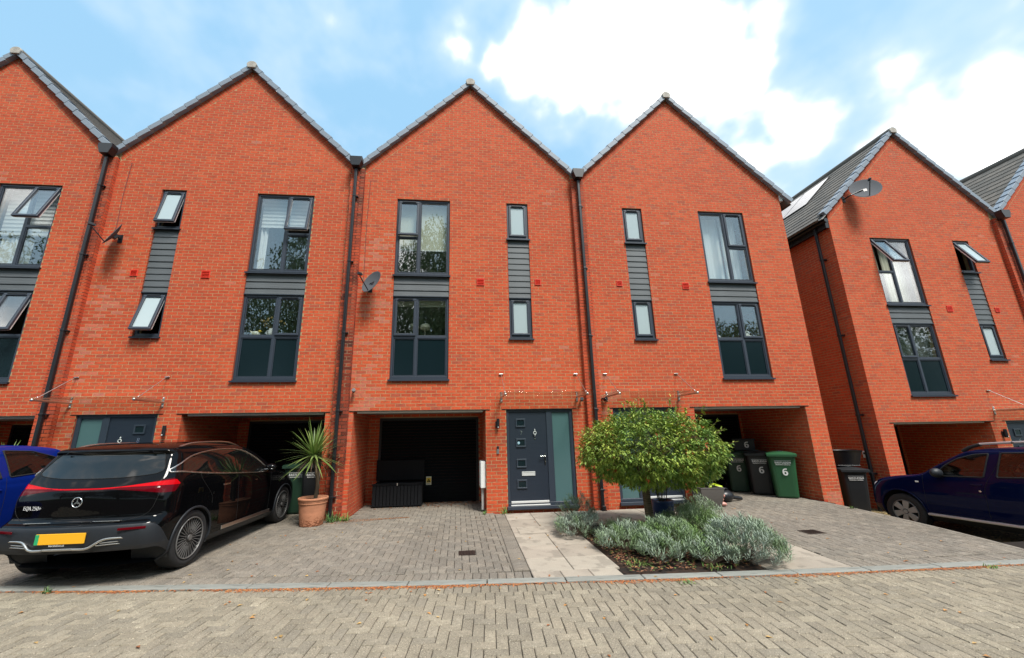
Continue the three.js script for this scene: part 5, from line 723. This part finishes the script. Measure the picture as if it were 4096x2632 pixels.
{ const t = thing('compost_bag_stack', 'stack of pink and lime compost bags beside the grey planter', 'bags', [8.02, 0, .02], -.25); const bag = (y, c, w, x) => { const g = new RoundedBoxGeometry(w, .10, .5, 4, .045), q = g.attributes.position; for (let i = 0; i < q.count; i++) q.setY(i, q.getY(i) * (1 - .35 * Math.abs(q.getX(i) / w * 2) ** 3) + .012 * Math.sin(q.getX(i) * 21 + y * 40) * Math.cos(q.getZ(i) * 17)); g.computeVertexNormals(); part('bag', g.translate(x, y, 0), std({ color: lin(...c), roughness: .35 }), t); }; bag(.055, [.55, .27, .22], .50, .02); bag(.145, [.50, .20, .15], .46, -.01); bag(.235, [.56, .26, .21], .47, .02); bag(.325, [.50, .22, .17], .44, 0); bag(.41, [.42, .55, .03], .56, -.05); }
{ const t = thing('garden_blower', 'black and green garden blower lying by the bags', 'garden tool', [8.62, 0, -.25], .3); part('motor_body', new THREE.SphereGeometry(1, 16, 10).scale(.2, .13, .13).translate(0, .13, 0), M.black, t); part('nozzle', rod(V(.15, .1, .02), V(.42, .05, .06), .05, 14, .04), M.black, t); part('grip', place(new THREE.TorusGeometry(.08, .016, 8, 16, Math.PI), 0, .22, 0), M.black, t); }
{ const t = thing('doormat', 'brown coir doormat on the slabs before the end house door', 'doormat', [7.0, .006, .40], .1); part('mat', rbox(.68, .022, .40, .006, 0, .008, 0), std({ color: lin(.13, .055, .025), map: T_soil, roughness: 1 }), t); }
{ const t = thing('drain_cover', 'rusty iron drain cover set in the drive before the open garage', 'drain cover', [2.43, .004, 2.74]); const m = std({ color: lin(.10, .055, .03), map: T_soil, roughness: .8 }); part('cover_plate', rbox(.24, .012, .20, .003, 0, -.004, 0), m, t); for (let i = 0; i < 5; i++) part('grate_bar', rbox(.018, .01, .16, .003, -.08 + i * .04, .004, 0), m, t); }
{ const t = thing('drain_cover', 'worn iron drain cover set in the end house drive', 'drain cover', [8.08, .004, 2.51]); const m = std({ color: lin(.12, .085, .06), map: T_soil, roughness: .8 }); part('cover_plate', rbox(.30, .012, .24, .003, 0, -.004, 0), m, t); for (let i = 0; i < 6; i++) part('grate_bar', rbox(.016, .008, .19, .003, -.1 + i * .04, .004, 0), m, t); }
// ---------------------------------------------------------------- plants
function blade(mb, base, dir, len, wid, droop, col, seg = 5) {   // a strap leaf bending under its own weight
  const side = dir.clone().cross(UP); if (side.lengthSq() < 1e-4) side.set(1, 0, 0); side.normalize(); let p = base.clone(), d = dir.clone().normalize(); const L = [];
  for (let i = 0; i <= seg; i++) { const t = i / seg, w = wid * Math.min(1, .55 + 1.6 * t) * (1 - t ** 2.2) + .0006; L.push([p.clone().addScaledVector(side, -w / 2), p.clone().addScaledVector(side, w / 2)]); p.addScaledVector(d, len / seg); d.y -= droop / seg * (.4 + t); d.normalize(); }
  for (let i = 0; i < seg; i++) mb.quad(L[i][0], L[i][1], L[i + 1][1], L[i + 1][0], col);
}
function leaf(mb, base, dir, up, len, wid, col) {   // a small folded leaf
  const s = dir.clone().cross(up).normalize(), n = s.clone().cross(dir).normalize(), m = base.clone().addScaledVector(dir, len * .45).addScaledVector(n, -len * .06), tip = base.clone().addScaledVector(dir, len).addScaledVector(n, -len * .16), l = m.clone().addScaledVector(s, -wid / 2).addScaledVector(n, wid * .22), r = m.clone().addScaledVector(s, wid / 2).addScaledVector(n, wid * .22);
  const q = [[0, 0], [1, 0], [1, 1]]; const f = (a, b, c) => { const nn = b.clone().sub(a).cross(c.clone().sub(a)).normalize(); mb.tri(a, b, c, nn, q[0], q[1], q[2], col); }; f(base, m, l); f(l, m, tip); f(base, r, m); f(m, r, tip);
}
const leafM = (rough = .6) => phy({ vertexColors: true, roughness: rough, transmission: .22, thickness: 0, ior: 1.35 }), leafPlain = std({ vertexColors: true, roughness: .7 });
const rdir = () => { const z = rr(-1, 1), a = rr(0, 6.2832), s = Math.sqrt(1 - z * z); return V(s * Math.cos(a), z, s * Math.sin(a)); };
{ // clay pot and palm
  const p = thing('terracotta_pot', 'large terracotta pot with mossy stains by the stained pier', 'pot', [-.53, 0, .47]); const prof = [[0, .0], [.20, 0], [.21, .01], [.235, .25], [.25, .40], [.262, .405], [.262, .425], [.252, .43], [.265, .435], [.265, .455], [.255, .46], [.275, .465], [.278, .50], [.268, .51], [.245, .505], [.235, .44], [0, .44]]; const g = lathe(prof, 44); const u = g.attributes.uv, q = g.attributes.position; for (let i = 0; i < u.count; i++) u.setXY(i, u.getX(i) * 2, clamp(q.getY(i) / .5, 0, .98)); part('pot_body', g, M.terracotta, p); part('compost', place(new THREE.CylinderGeometry(.235, .235, .02, 30), 0, .445, 0), M.soil, p);
  const t = thing('cordyline_palm', 'green cordyline palm with a bare trunk in the terracotta pot', 'palm', [-.50, .45, .47]); part('trunk', tube([V(0, -.02, 0), V(.02, .2, 0), V(.01, .45, 0), V(-.05, .68, 0), V(-.09, .85, 0)], .036, 20, 10), std({ color: lin(.16, .125, .085), map: T_bark, roughness: .95, bumpMap: T_bark, bumpScale: .01 }), t);
  const mb = new MB(), C0 = V(-.09, .84, 0); for (let i = 0; i < 100; i++) { const a = i * 2.39996, e = mix(1.45, -.6, Math.pow(i / 100, .85)) + rr(-.1, .1), d = V(Math.cos(a) * Math.cos(e), Math.sin(e), Math.sin(a) * Math.cos(e)), k = rr(.75, 1.25), ye = rnd(); blade(mb, C0.clone().addScaledVector(d, .02).add(V(0, rr(-.04, .05), 0)), d, rr(.55, .76), rr(.032, .046), rr(.15, .6), [mix(.13, .23, ye) * k, mix(.22, .30, ye) * k, mix(.055, .08, ye) * k], 6); } part('leaf_crown', mb.geo(), leafM(.45), t, 'stuff');
  const dd = new MB(); for (let i = 0; i < 16; i++) { const a = rr(0, 6.28); blade(dd, C0.clone().add(V(0, -.05, 0)), V(Math.cos(a), -.3, Math.sin(a)), rr(.35, .55), .02, 3.2, [.18, .12, .07], 6); } part('dead_leaves', dd.geo(), leafPlain, t, 'stuff');
}
{ // strap leaved plant showing above the blue car roof
  const t = thing('yucca_plant', 'spiky green plant rising behind the blue hatchback', 'plant', [-6.05, 0, .55]); const pt = lathe([[0, 0], [.16, 0], [.2, .35], [.18, .35], [.16, .3], [0, .3]], 24); part('plant_pot', pt, M.black, t); part('stem', rod(V(0, .3, 0), V(0, 1.2, 0), .03), std({ color: lin(.16, .12, .08), roughness: 1 }), t); const mb = new MB(); for (let i = 0; i < 60; i++) { const a = i * 2.4, e = rr(-.2, 1.3); blade(mb, V(0, rr(1.15, 1.25), 0), V(Math.cos(a) * Math.cos(e), Math.sin(e), Math.sin(a) * Math.cos(e)), rr(.45, .62), .035, .7, [.16, .24, .06], 5); } part('leaf_crown', mb.geo(), leafM(.5), t, 'stuff');
}
{ // clipped lollipop tree
  const t = thing('clipped_tree', 'clipped broad crowned evergreen tree on a bare trunk in the planting bed', 'tree', [5.55, -.02, 2.1]);
  const bark = std({ color: lin(.30, .24, .16), map: T_bark, roughness: .9, bumpMap: T_bark, bumpScale: .006 });
  const tr = [V(0, -.05, 0), V(-.01, .2, 0), V(-.03, .5, 0), V(-.04, .78, 0)].reduce((a, p, i, A) => (i ? a.concat(rod(A[i - 1], p, [.078, .072, .066, .064][i - 1], 14, [.072, .066, .064, .07][i - 1])) : a), []); part('trunk', tr, bark, t);
  const C0 = V(.10, 1.36, .0), rx = 1.25, ry = .68, rz = 1.10, lim = [], mb = new MB(), red = new MB();
  const tips = [];
  for (let i = 0; i < 26; i++) { const a = i * 2.39996, r = .35 + .6 * rnd(), e = V(C0.x + Math.cos(a) * rx * r, C0.y + rr(-.35, .4) * 1, C0.z + Math.sin(a) * rz * r), m = V(mix(-.04, e.x, .4), mix(.8, e.y, .5) - .05, mix(0, e.z, .4)); lim.push(tube([V(-.04, .72, 0), m, e], .016, 8, 5)); for (let k = 0; k < 6; k++) { const f = e.clone().add(rdir().multiplyScalar(.3)); lim.push(rod(m.clone().lerp(e, rr(.4, 1)), f, .006, 4, .003)); } } part('limbs', lim, bark, t);
  let n = 0; while (n < 3700) {
    const d = rdir(), rad = Math.pow(rr(.30, 1), .42), lump = 1 + .20 * (fbm(d.x * 2.4 + 4, d.y * 2.4, d.z * 2.4 + 9, 3) - .5) * 2 + (rnd() < .04 ? rr(.02, .14) : 0); const low = d.y < 0 ? .94 : 1; const p = V(C0.x + d.x * rx * rad * lump, C0.y + d.y * ry * rad * low * lump, C0.z + d.z * rz * rad * lump); if (p.y < .70 + .1 * rnd() || (noise3(p.x * 3.2, p.y * 3.2, p.z * 3.2) < .17 && rad > .7)) continue; n++;
    const hue = rnd(), up = d.y * .5 + .5, cnt = 5 + Math.floor(rnd() * 4), g0 = fbm(p.x * 2.5, p.y * 2.5, p.z * 2.5, 2);
    for (let k = 0; k < cnt; k++) { const a = k / cnt * 6.283 + rr(-.4, .4), o = V(Math.cos(a), rr(-.9, .25), Math.sin(a)).addScaledVector(d, .75).normalize(), y2 = clamp(hue * .7 + g0 * .8 - .25 + rr(-.15, .15)); leaf(mb, p.clone().addScaledVector(rdir(), .03), o, UP, rr(.06, .10), rr(.022, .034), [mix(.10, .40, y2), mix(.22, .48, y2), mix(.045, .08, y2)]); }
    if (rnd() < .035) for (let k = 0; k < 3; k++) leaf(red, p.clone().addScaledVector(d, .04), rdir().addScaledVector(d, .6).normalize(), UP, .075, .026, [.42, rr(.06, .16), .02]);
  }
  const shoots = []; for (let i = 0; i < 64; i++) { const d = rdir(); if (d.y < -.25) d.y = -d.y; const b0 = V(C0.x + d.x * rx * .9, C0.y + d.y * ry * .9, C0.z + d.z * rz * .9), e1 = b0.clone().addScaledVector(d, rr(.12, .3)).add(V(0, rr(0, .08), 0)); shoots.push(rod(b0, e1, .005, 4, .002)); for (let k = 0; k < 9; k++) { const p = b0.clone().lerp(e1, rr(.35, 1)); const y2 = rnd(); leaf(mb, p, rdir().addScaledVector(d, .9).normalize(), UP, rr(.05, .09), .026, [mix(.12, .42, y2), mix(.24, .46, y2), .05]); } } part('shoots', shoots, bark, t, 'stuff');
  part('leaf_crown', mb.geo(), leafM(.5), t, 'stuff'); part('red_young_leaves', red.geo(), leafM(.5), t, 'stuff');
}
function lavender(label, x, z, R, h, n, silver, name = 'lavender_bush') {
  const t = thing(name, label, 'shrub', [x, -.02, z], 0, 'lavender shrubs in the planting bed'), st = [], mb = new MB();
  for (let i = 0; i < 46; i++) { const a = rr(0, 6.28), r = R * Math.sqrt(rnd()) * .85; st.push(rod(V(rr(-.06, .06), 0, rr(-.06, .06)), V(Math.cos(a) * r, h * rr(.4, .8), Math.sin(a) * r), .005, 4, .002)); } part('stems', st, std({ color: lin(.14, .10, .07), roughness: 1 }), t, 'stuff');
  for (let i = 0; i < n * .62; i++) { const a = rr(0, 6.283), cy = Math.pow(rnd(), .8), q = Math.sqrt(1 - cy * cy), sh = rnd() < .75 ? rr(.88, 1.08) : rr(.5, .9), lump = .85 + .35 * fbm(Math.cos(a) * 1.8 + x, cy * 2, Math.sin(a) * 1.8 + z, 2), r = R * q * sh * lump, yb = (.05 + (h - .05) * cy) * sh * lump; const p = V(Math.cos(a) * r, yb, Math.sin(a) * r), gr = fbm(p.x * 6 + x, p.y * 6, p.z * 6 + z, 2) + (silver - .5) * .5, s = clamp(gr * 1.5 - .35 + rr(-.25, .25)); const c = [mix(.12, .29, s), mix(.21, .35, s), mix(.045, .28, s)];
    const ax = V(Math.cos(a) * q * .8, 1, Math.sin(a) * q * .8).normalize(); const tl = rr(.75, 1.3), tk = rr(.75, 1.2); for (let k = 0; k < 13; k++) { const b = k * 2.4 + rr(-.3, .3), o = V(Math.cos(b), rr(.0, .9), Math.sin(b)).addScaledVector(ax, .35 + k * .06).normalize(), kk = rr(.85, 1.12) * tk; leaf(mb, p.clone().addScaledVector(ax, k * .007 * tl), o, UP, rr(.045, .08) * tl, .011, [c[0] * kk, c[1] * kk, c[2] * kk]); } }
  part('leaves', mb.geo(), leafPlain, t, 'stuff');
}
lavender('rounded silver lavender bush spilling over the kerb', 6.10, 3.58, .42, .40, 1000, 1); lavender('small silver lavender tuft near the kerb edge of the bed', 4.98, 3.45, .24, .24, 170, .9); lavender('broad green lavender bush in the middle of the bed', 5.36, 3.06, .46, .31, 760, .25); lavender('tall green lavender bush between the trunk and end house path', 6.05, 2.45, .42, .36, 640, .18);
lavender('loose lavender bush between the trunk and the house path', 4.74, 2.92, .34, .26, 320, .6); lavender('sprawling grey lavender over the edge of the slab path', 4.32, 2.05, .34, .27, 280, .9); lavender('straggly lavender by the door path corner of the bed', 4.52, 1.30, .30, .44, 220, .6); lavender('upright lavender beside the path to the end house door', 6.80, 1.55, .28, .36, 240, .6); lavender('low lavender behind the blue pot', 6.45, 1.95, .32, .28, 260, .8); lavender('sparse lavender tuft at the front of the bed', 5.55, 3.66, .26, .2, 130, .8); lavender('leggy lavender between the bare trunk and door path', 4.98, 2.3, .26, .20, 170, .5);
{ const t = thing('blue_pot', 'ribbed dark blue glazed pot standing behind the clipped tree', 'pot', [6.10, 0, 1.50]); const pr = [[0, 0], [.15, 0], [.165, .01]]; for (let i = 0; i < 14; i++) pr.push([.17 + .026 * Math.sin(i / 13 * 1.5) + (i % 2 ? .004 : 0), .02 + i * .0265]); pr.push([.20, .40], [.192, .405], [.18, .40], [.175, .36], [0, .36]); part('pot_body', lathe(pr, 36), phy({ color: lin(.010, .035, .12), roughness: .3, clearcoat: .5 }), t); part('compost', place(new THREE.CylinderGeometry(.175, .175, .02, 24), 0, .355, 0), M.soil, t);
  const b = thing('bamboo_plant', 'thin black stemmed bamboo growing in the blue pot', 'bamboo', [6.10, .36, 1.50]); const s = [], mb = new MB(); for (let i = 0; i < 16; i++) { const a = rr(0, 6.28), r = rr(0, .13), e = V(Math.cos(a) * (r + rr(.05, .2)), rr(.6, 1.0), Math.sin(a) * (r + .1)); s.push(rod(V(Math.cos(a) * r, 0, Math.sin(a) * r), e, .006, 5, .003)); for (let k = 0; k < 14; k++) { const p = V(Math.cos(a) * r, 0, Math.sin(a) * r).lerp(e, rr(.1, 1)); leaf(mb, p, V(rr(-1, 1), rr(-.6, .3), rr(-1, 1)).normalize(), UP, rr(.07, .13), .014, [.10, .17, .035]); } } part('canes', s, std({ color: lin(.035, .028, .02), roughness: .6 }), b, 'stuff'); part('leaves', mb.geo(), leafM(), b, 'stuff'); }
{ const t = thing('square_planter', 'tall tapered grey planter beside the end garage opening', 'planter', [7.72, 0, .42], -.12); const g = new THREE.CylinderGeometry(.345, .225, .44, 4, 6, true); const p = g.attributes.position; for (let i = 0; i < p.count; i++) { const y = p.getY(i) / .44 + .5, k = 1 + .06 * Math.sin(y * Math.PI); p.setX(i, p.getX(i) * k); p.setZ(i, p.getZ(i) * k); } g.rotateY(Math.PI / 4); const f = g.toNonIndexed(); f.computeVertexNormals(); part('planter_body', f.translate(0, .22, 0), std({ color: lin(.105, .095, .088), roughness: .55 }), t); part('planter_base', span(-.15, .15, .002, .01, -.15, .15), M.black, t); part('compost', span(-.225, .225, .38, .40, -.225, .225), M.soil, t); const rim = bars(-.25, .25, -.25, .25, 0, .02, .03, .006).map((q) => q.rotateX(-Math.PI / 2).translate(0, .435, 0)); part('planter_rim', rim, std({ color: lin(.105, .095, .088), roughness: .55 }), t);
  const s = thing('planter_shrub', 'small dark leaved shrub growing in the grey planter', 'shrub', [7.72, .4, .42]); const st = [], mb = new MB(); for (let i = 0; i < 22; i++) { const a = rr(0, 6.28), e = V(Math.cos(a) * rr(.1, .36), rr(.3, .8), Math.sin(a) * rr(.1, .3)); st.push(rod(V(0, 0, 0), e, .006, 5, .003)); for (let k = 0; k < 26; k++) { const p = V(0, 0, 0).lerp(e, rr(.35, 1.05)).addScaledVector(rdir(), .05); leaf(mb, p, V(rr(-1, 1), rr(-.5, .5), rr(-1, 1)).normalize(), UP, rr(.05, .085), .03, [.06, .12, .045]); } } part('stems', st, std({ color: lin(.10, .07, .05), roughness: 1 }), s, 'stuff'); part('leaves', mb.geo(), leafM(.4), s, 'stuff'); }
function weed(label, x, z, R, h, n, col, y = 0) { const t = thing('weed', label, 'weed', [x, y, z], 0, 'weeds along the walls and kerb'), mb = new MB(); for (let i = 0; i < n; i++) { const a = rr(0, 6.28), e = rr(.4, 1.4); blade(mb, V(rr(-R, R) * .5, 0, rr(-R, R) * .3), V(Math.cos(a) * Math.cos(e), Math.sin(e), Math.sin(a) * Math.cos(e)), h * rr(.5, 1.1), .012, 1.4, [col[0] * rr(.7, 1.3), col[1] * rr(.8, 1.2), col[2]], 3); } part('weed_leaves', mb.geo(), leafPlain, t, 'stuff'); }
weed('grassy weed clump at the foot of the open garage jamb', -.02, .22, .22, .20, 70, [.13, .22, .04]); weed('ragged weed beside the door step numbered 7', 3.28, .14, .12, .22, 30, [.13, .22, .05]); weed('small weed at the garage pillar base numbered 7', 2.86, .12, .06, .12, 18, [.12, .22, .05]); weed('weed sprouting between the kerb and road behind the black car', -2.35, 3.42, .08, .12, 20, [.08, .16, .05], -.02); weed('leafy weeds behind the terracotta pot', -.22, .30, .16, .24, 50, [.08, .17, .05]); weed('flat weeds in the kerb gutter before the bed', 4.86, 4.20, .16, .07, 30, [.16, .26, .08], -.02); weed('weeds along the gravel edge beside the navy car', 10.55, .95, .14, .10, 24, [.12, .2, .05], -.02); weed('weeds in the kerb gutter before the end house drive', 8.7, 4.28, .14, .06, 20, [.12, .24, .05], -.02);
weed('low green ground cover at the front corner of the bed', 4.62, 3.55, .3, .07, 60, [.13, .2, .04], -.01); weed('low green ground cover by the silver lavender', 5.5, 3.82, .3, .06, 50, [.13, .2, .04], -.01);
{ // fallen leaves and needles: too many to count
  const litter = (label, n, at, col, len, wid) => { const mb = new MB(); for (let i = 0; i < n; i++) { const p = at(i); if (!p) continue; const a = rr(0, 6.28), c = col[Math.floor(rnd() * col.length)], k = rr(.7, 1.2); leaf(mb, p, V(Math.cos(a), rr(.02, .25), Math.sin(a)).normalize(), UP, len * rr(.6, 1.3), wid * rr(.7, 1.2), [c[0] * k, c[1] * k, c[2] * k]); } const m = part('leaf_litter', mb.geo(), leafPlain, scene, 'stuff'); m.name = numbered('leaf_litter'); m.userData.label = label; m.userData.category = 'leaf litter'; };
  const rust = [[.36, .13, .04], [.30, .10, .03], [.42, .19, .06], [.24, .09, .04]];
  litter('rust coloured needles gathered in the gutter along the kerb', 6000, () => { const x = rr(-7, 12), f = fbm(x * 1.1, 3, 1, 3), q = Math.abs(rr(-1, 1) + rr(-1, 1)) * .5; if (rnd() > sstep(.30, .62, f) * .9 + .22) return null; return V(x, RY + .004, kerbFs(x) + .004 + q * (.02 + .07 * sstep(.4, .7, f))); }, [[.50, .17, .05], [.44, .13, .04], [.55, .24, .08], [.34, .11, .04]], .045, .011);
  litter('dry brown leaves drifted against the roller door and storage box', 420, () => { const x = rr(.1, 2.85), z = -1.55 + Math.abs(rr(-1, 1)) * rr(.1, .7); if (x < 1.5 && z < -1.02) return null; return V(x, .008, z); }, [[.22, .10, .05], [.30, .15, .07], [.17, .08, .05]], .06, .035);
  litter('scattered fallen leaves on the drives and the road', 190, () => { const x = rr(-2.5, 10), z = rr(.1, 6.5); if ((x > 4.3 && x < 6.1 && z > 1.3 && z < 4) || (x > 9.5 && z < 4)) return null; return V(x, (z > kerbFs(x) ? RY : 0) + .005, z); }, [[.42, .20, .06], [.34, .12, .04], [.45, .28, .10]], .05, .03);
  litter('brown leaf litter covering the planting bed soil', 1500, () => V(rr(4.38, 6.05), .005, rr(1.4, 3.85)), [[.22, .08, .04], [.30, .13, .05], [.16, .09, .05], [.12, .16, .04]], .05, .03);
  litter('orange needle drift beside the weeds at the garage jamb', 900, () => { const x = rr(-.3, 1.3), z = .12 + Math.abs(rr(-.5, .5)) * (1.3 - x) * .5; return V(x, .005, z); }, rust, .03, .008);
  const moss = new MB(); for (let i = 0; i < 260; i++) { const x = rr(.5, 3.1), z = rr(1.6, 3.4); const c = V(x, .0005, z); }
}
// ---------------------------------------------------------------- trees across the road (they fill the window reflections)
function birch(label, x, z, h, R, seedN, dens = 1, hang = 1) {
  const t = thing('roadside_tree', label, 'tree', [x, -.1, z], 0, 'trees across the road'), bark = std({ color: lin(.30, .27, .22), map: T_bark, roughness: .95 }), L = [], mb = new MB();
  L.push(rod(V(0, 0, 0), V(.1, h * .45, 0), h * .018, 10, h * .012), rod(V(.1, h * .45, 0), V(0, h * .92, .1), h * .012, 8, .03)); for (let i = 0; i < 16; i++) { const y0 = h * rr(.18, .85), a = i * 2.4, r = R * rr(.5, 1) * Math.sqrt(Math.max(.1, 1 - ((y0 / h - .45) / .6) ** 2)); L.push(tube([V(.05, y0, 0), V(Math.cos(a) * r * .5, y0 + r * .4, Math.sin(a) * r * .5), V(Math.cos(a) * r, y0 + r * .3, Math.sin(a) * r)], .03, 8, 5)); } part('trunk', L, bark, t);
  const N = Math.floor(6400 * dens); for (let i = 0; i < N; i++) { const d = rdir(), q = Math.pow(rnd(), .45), f = fbm(d.x * 2 + seedN, d.y * 2, d.z * 2, 3), rad = q * (.72 + .6 * f); const p = V(d.x * R * rad, h * .56 + d.y * h * .46 * rad, d.z * R * rad); if (noise3(p.x * .8 + seedN, p.y * .8, p.z * .8) < .26) continue; const k = rr(.7, 1.25); for (let j = 0; j < 3; j++) leaf(mb, p.clone().add(V(rr(-.15, .15), -j * .18 * hang, rr(-.15, .15))), V(rr(-.5, .5), -1 * hang + rr(-.3, .6), rr(-.5, .5)).normalize(), V(0, 0, 1), rr(.22, .44), rr(.10, .17), [.10 * k, .14 * k, .042 * k]); }
  part('leaf_crown', mb.geo(), leafPlain, t, 'stuff');
}
birch('tall weeping birch across the road opposite the house numbered 7', .8, 30, 24, 6.4, 1, 1.7); birch('broad weeping birch across the road opposite the black car', -10.5, 30, 24.5, 6.8, 7, 1.7); birch('slender leafy tree across the road next to the tall birch', 11.5, 31, 19, 5.6, 13, 1.2, .7);
birch('dark leafy tree across the road opposite the striped blinds', -23, 30, 22, 7, 21, 1.2, .6); birch('low round tree across the road opposite the end house', 22, 31, 14.5, 6.6, 29, 1.1, .5); birch('small dark tree across the road near the alley', 33, 31, 14.5, 7, 35, 1, .5); birch('wide dark tree across the road past the small one', 45, 31, 15, 7.6, 41, 1, .5); birch('yellow green tree at the road end past the wide dark tree', 58, 31, 16, 8, 47, 1, .5); birch('tall dark tree at the road end beyond the blue hatchback', -38, 30, 21, 8, 53, 1, .6);
{ // a dense hedge under the trees
  const t = thing('boundary_hedge', 'dense dark hedge along the far side of the road', 'hedge', [0, -.1, 35]), mb = new MB(); for (let i = 0; i < 16000; i++) { const x = rr(-46, 66), y = rr(.1, 1) ** .6 * (5.5 + 2.5 * fbm(x * .35, 1, 1, 3)), k = rr(.6, 1.2); leaf(mb, V(x, y, rr(-.9, .9)), rdir(), V(0, .3, 1), rr(.3, .6), rr(.2, .35), [.06 * k, .09 * k, .026 * k]); } part('hedge_leaves', mb.geo(), leafPlain, t, 'stuff'); const s = []; for (let x = -45; x < 65; x += 1.6) s.push(rod(V(x, 0, 0), V(x + .2, 2.4, 0), .05, 6, .03)); part('hedge_stems', s, std({ color: lin(.12, .09, .06), roughness: 1 }), t, 'stuff');
}
renderer.render(scene, camera);
